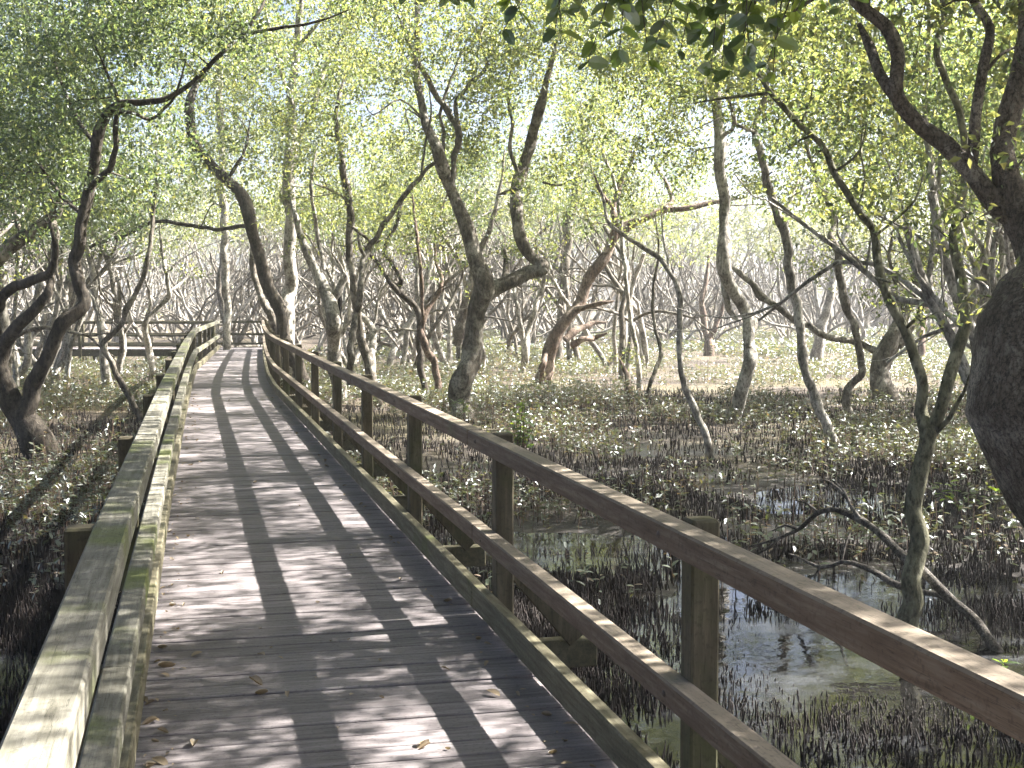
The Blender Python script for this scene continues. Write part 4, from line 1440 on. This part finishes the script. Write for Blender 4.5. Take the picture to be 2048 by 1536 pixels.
for k in range(6):
    mb = MB()
    P, q = smooth_path([(0, 0, -.03), (random.uniform(-.01, .01), random.uniform(-.01, .01), .05), (random.uniform(-.02, .02), random.uniform(-.02, .02), .10), (random.uniform(-.03, .03), random.uniform(-.03, .03), .15)], [.0075, .0068, .0055, .003], .02)
    tube(mb, P, q, 7, .1)
    rp.append(mb.mesh('breather_root', M['root']))
for k, p in enumerate(ind):
    o = bpy.data.objects.new('breather_root', rp[k % 6])
    COL.objects.link(o)
    o.location = (p[0], p[1], float(ground_h(np.array(p[0]), np.array(p[1]))))
    o.rotation_euler[2] = random.uniform(0, 6.28)
    s_ = random.uniform(.5, 1.25)
    o.scale = (s_ * .95, s_ * .95, s_)
    tag(o, 'pencil thin dark breather root poking from the wet pool beside the right hand railing', 'root', 'breather roots in the near pool')


def seedling_arrays(mb, x, y, h, L, rng, z=None, tpl=T4, k=7):
    n = len(x)
    z = ground_h(x, y) if z is None else z
    top = np.stack([x + rng.normal(0, .12, n) * h, y + rng.normal(0, .12, n) * h, z + h], 1)
    a = np.linspace(0, 2 * math.pi, 3, endpoint=False)
    r = .0022 + .006 * h
    b = np.stack([x, y, z - .02], 1)
    V = np.concatenate([b[:, None, :] + np.stack([np.cos(a), np.sin(a), 0 * a], -1)[None] * r[:, None, None], top[:, None, :] + np.stack([np.cos(a), np.sin(a), 0 * a], -1)[None] * r[:, None, None] * .5], 1)
    f = np.array([[j, (j + 1) % 3, 3 + (j + 1) % 3, 3 + j] for j in range(3)])
    mb.add(V.reshape(-1, 3), (f[None] + (np.arange(n) * 6)[:, None, None]).reshape(-1, 4), 1)
    lv = rng.random((n, k)) ** .7
    B = b[:, None, :] * (1 - lv[..., None]) + top[:, None, :] * lv[..., None]
    B = np.where(lv[..., None] < .25, top[:, None, :], B)
    ang = rng.uniform(0, 6.28, (n, k))
    el = rng.normal(.15, .35, (n, k))
    d = np.stack([np.cos(ang) * np.cos(el), np.sin(ang) * np.cos(el), np.sin(el)], -1)
    nr = np.stack([-np.cos(ang) * np.sin(el), -np.sin(ang) * np.sin(el), np.cos(el)], -1) + rng.normal(0, .25, (n, k, 3))
    LL = (L[:, None] * rng.uniform(.7, 1.2, (n, k))).reshape(-1)
    leaves(mb, B.reshape(-1, 3), d.reshape(-1, 3), nr.reshape(-1, 3), LL, LL * .42, tpl, 0)


def seed_density(x, y, d):
    m = .55 * fbm(x * .5, y * .5, 41, 3) + .45 * fbm(x * .17 + 9, y * .17, 47, 2)
    z = ground_h(x, y) - MUD
    return np.clip((m - .43) * 7.5, 0.02, 1) * np.clip((z + .03) * 18, 0, 1) * np.clip((d - 9.5) / 6, .0, 1)


S = []
for (n, c0, c1, d0, d1) in ((9000, -300, 2400, 10, 18), (19000, -300, 2350, 18, 30), (24000, -250, 2300, 30, 52), (20000, 700, 2300, 50, 88)):
    x, y, d = scatter(n, c0, c1, d0, d1, rng)
    keep = (rng.random(n) < seed_density(x, y, d)) & ~in_walk(x, y)
    S.append(np.stack([x[keep], y[keep], d[keep]], 1))
S = np.concatenate(S)
S = S[np.argsort(S[:, 2])]
indS = S[(S[:, 2] < 19)][:260]
rest = S[260:]
mb = MB()
seedling_arrays(mb, rest[:, 0], rest[:, 1], rng.uniform(.12, .42, len(rest)) * (.55 + 1.1 * fbm(rest[:, 0] * .3, rest[:, 1] * .3, 61, 2)), rng.uniform(.06, .10, len(rest)) * np.where(rest[:, 2] > 50, 2.2, np.where(rest[:, 2] > 28, 1.3, 1.0)), rng)
tag(mb.obj('seedlings', [M['leaf_low'], M['stem']], smooth=False), 'ground cover of low mangrove seedlings over the mud', 'seedlings', None, 'stuff')
sp = []
for k in range(7):
    mb = MB()
    seedling_arrays(mb, np.zeros(1), np.zeros(1), np.array([.16 + .05 * k]), np.array([.085]), np.random.default_rng(300 + k), np.zeros(1), T18, 7)
    sp.append(mb.mesh('mangrove_seedling', [M['leaf_low'], M['stem']]))
for k, p in enumerate(indS):
    o = bpy.data.objects.new('mangrove_seedling', sp[random.randrange(7)])
    COL.objects.link(o)
    o.location = (p[0], p[1], float(ground_h(np.array(p[0]), np.array(p[1]))))
    o.rotation_euler[2] = random.uniform(0, 6.28)
    s_ = random.uniform(.7, 1.15)
    o.scale = (s_,) * 3
    left = p[0] < 0.5
    tag(o, 'low glossy mangrove seedling in the dark mud left of the boardwalk' if left else 'low glossy mangrove seedling at the near edge of the seedling carpet right of the boardwalk',
        'seedling', 'seedlings left of the boardwalk' if left else 'seedlings right of the boardwalk')


def sapling(label, px, py, d, h, n, L, seed):
    p = pt(px, py, d)
    z = float(ground_h(np.array(p[0]), np.array(p[1])))
    e = thing('mangrove_sapling', (p[0], p[1], z), label, 'sapling')
    rg = np.random.default_rng(seed)
    st, lf = MB(), MB()
    for k in range(n):
        tip = np.array([rg.normal(0, .16), rg.normal(0, .16), h * rg.uniform(.6, 1)])
        P, q = smooth_path([(0, 0, -.03), tip * .5 + rg.normal(0, .02, 3), tip], [.008, .006, .003], .06)
        tube(st, P, q, 5)
        m = 9
        t_ = rg.uniform(.35, 1, m)
        B = tip[None] * t_[:, None]
        a = rg.uniform(0, 6.28, m)
        dd = np.stack([np.cos(a), np.sin(a), rg.normal(.25, .3, m)], -1)
        LL = L * rg.uniform(.7, 1.2, m)
        leaves(lf, B, dd, np.array([0, 0, 1.]) + rg.normal(0, .3, (m, 3)), LL, LL * .45, T18)
    st.obj('stem', M['stem'], e)
    lf.obj('foliage', M['leaf_near'], e, smooth=False)


sapling('bright green bushy sapling just behind the top rail below the elbowed tree', 1040, 935, 19.5, .95, 15, .12, 1)
sapling('small sapling with bright leaves at the foot of the elbowed trunk', 930, 850, 26.0, .45, 5, .10, 2)
sapling('broad leaved sapling below the massive right hand trunk', 1918, 985, 15.5, .40, 5, .11, 3)
sapling('fresh sapling at the lower right beside the foot of the arching dead limb', 2030, 1330, 8.6, .34, 4, .085, 4)

# ------------------------------------------------------------------ air
mb = MB()
x0, x1, y0, y1, z0, z1 = -210, 210, -210, 215, MUD - 1.2, 17.5
mb.add([[x0, y0, z0], [x1, y0, z0], [x1, y1, z0], [x0, y1, z0], [x0, y0, z1], [x1, y0, z1], [x1, y1, z1], [x0, y1, z1]],
       [[0, 3, 2, 1], [4, 5, 6, 7], [0, 1, 5, 4], [1, 2, 6, 5], [2, 3, 7, 6], [3, 0, 4, 7]])
hm = bpy.data.materials.new('haze_air')
hm.use_nodes = True
t = hm.node_tree
t.nodes.clear()
o = t.nodes.new('ShaderNodeOutputMaterial')
pv = t.nodes.new('ShaderNodeVolumePrincipled')
pv.inputs['Color'].default_value = (0.92, 0.96, 1.0, 1)
pv.inputs['Density'].default_value = 0.0009
pv.inputs['Anisotropy'].default_value = 0.35
t.links.new(pv.outputs[0], o.inputs['Volume'])
tag(mb.obj('haze', hm, smooth=False), 'thin pale haze among the trees', 'haze', None, 'stuff')
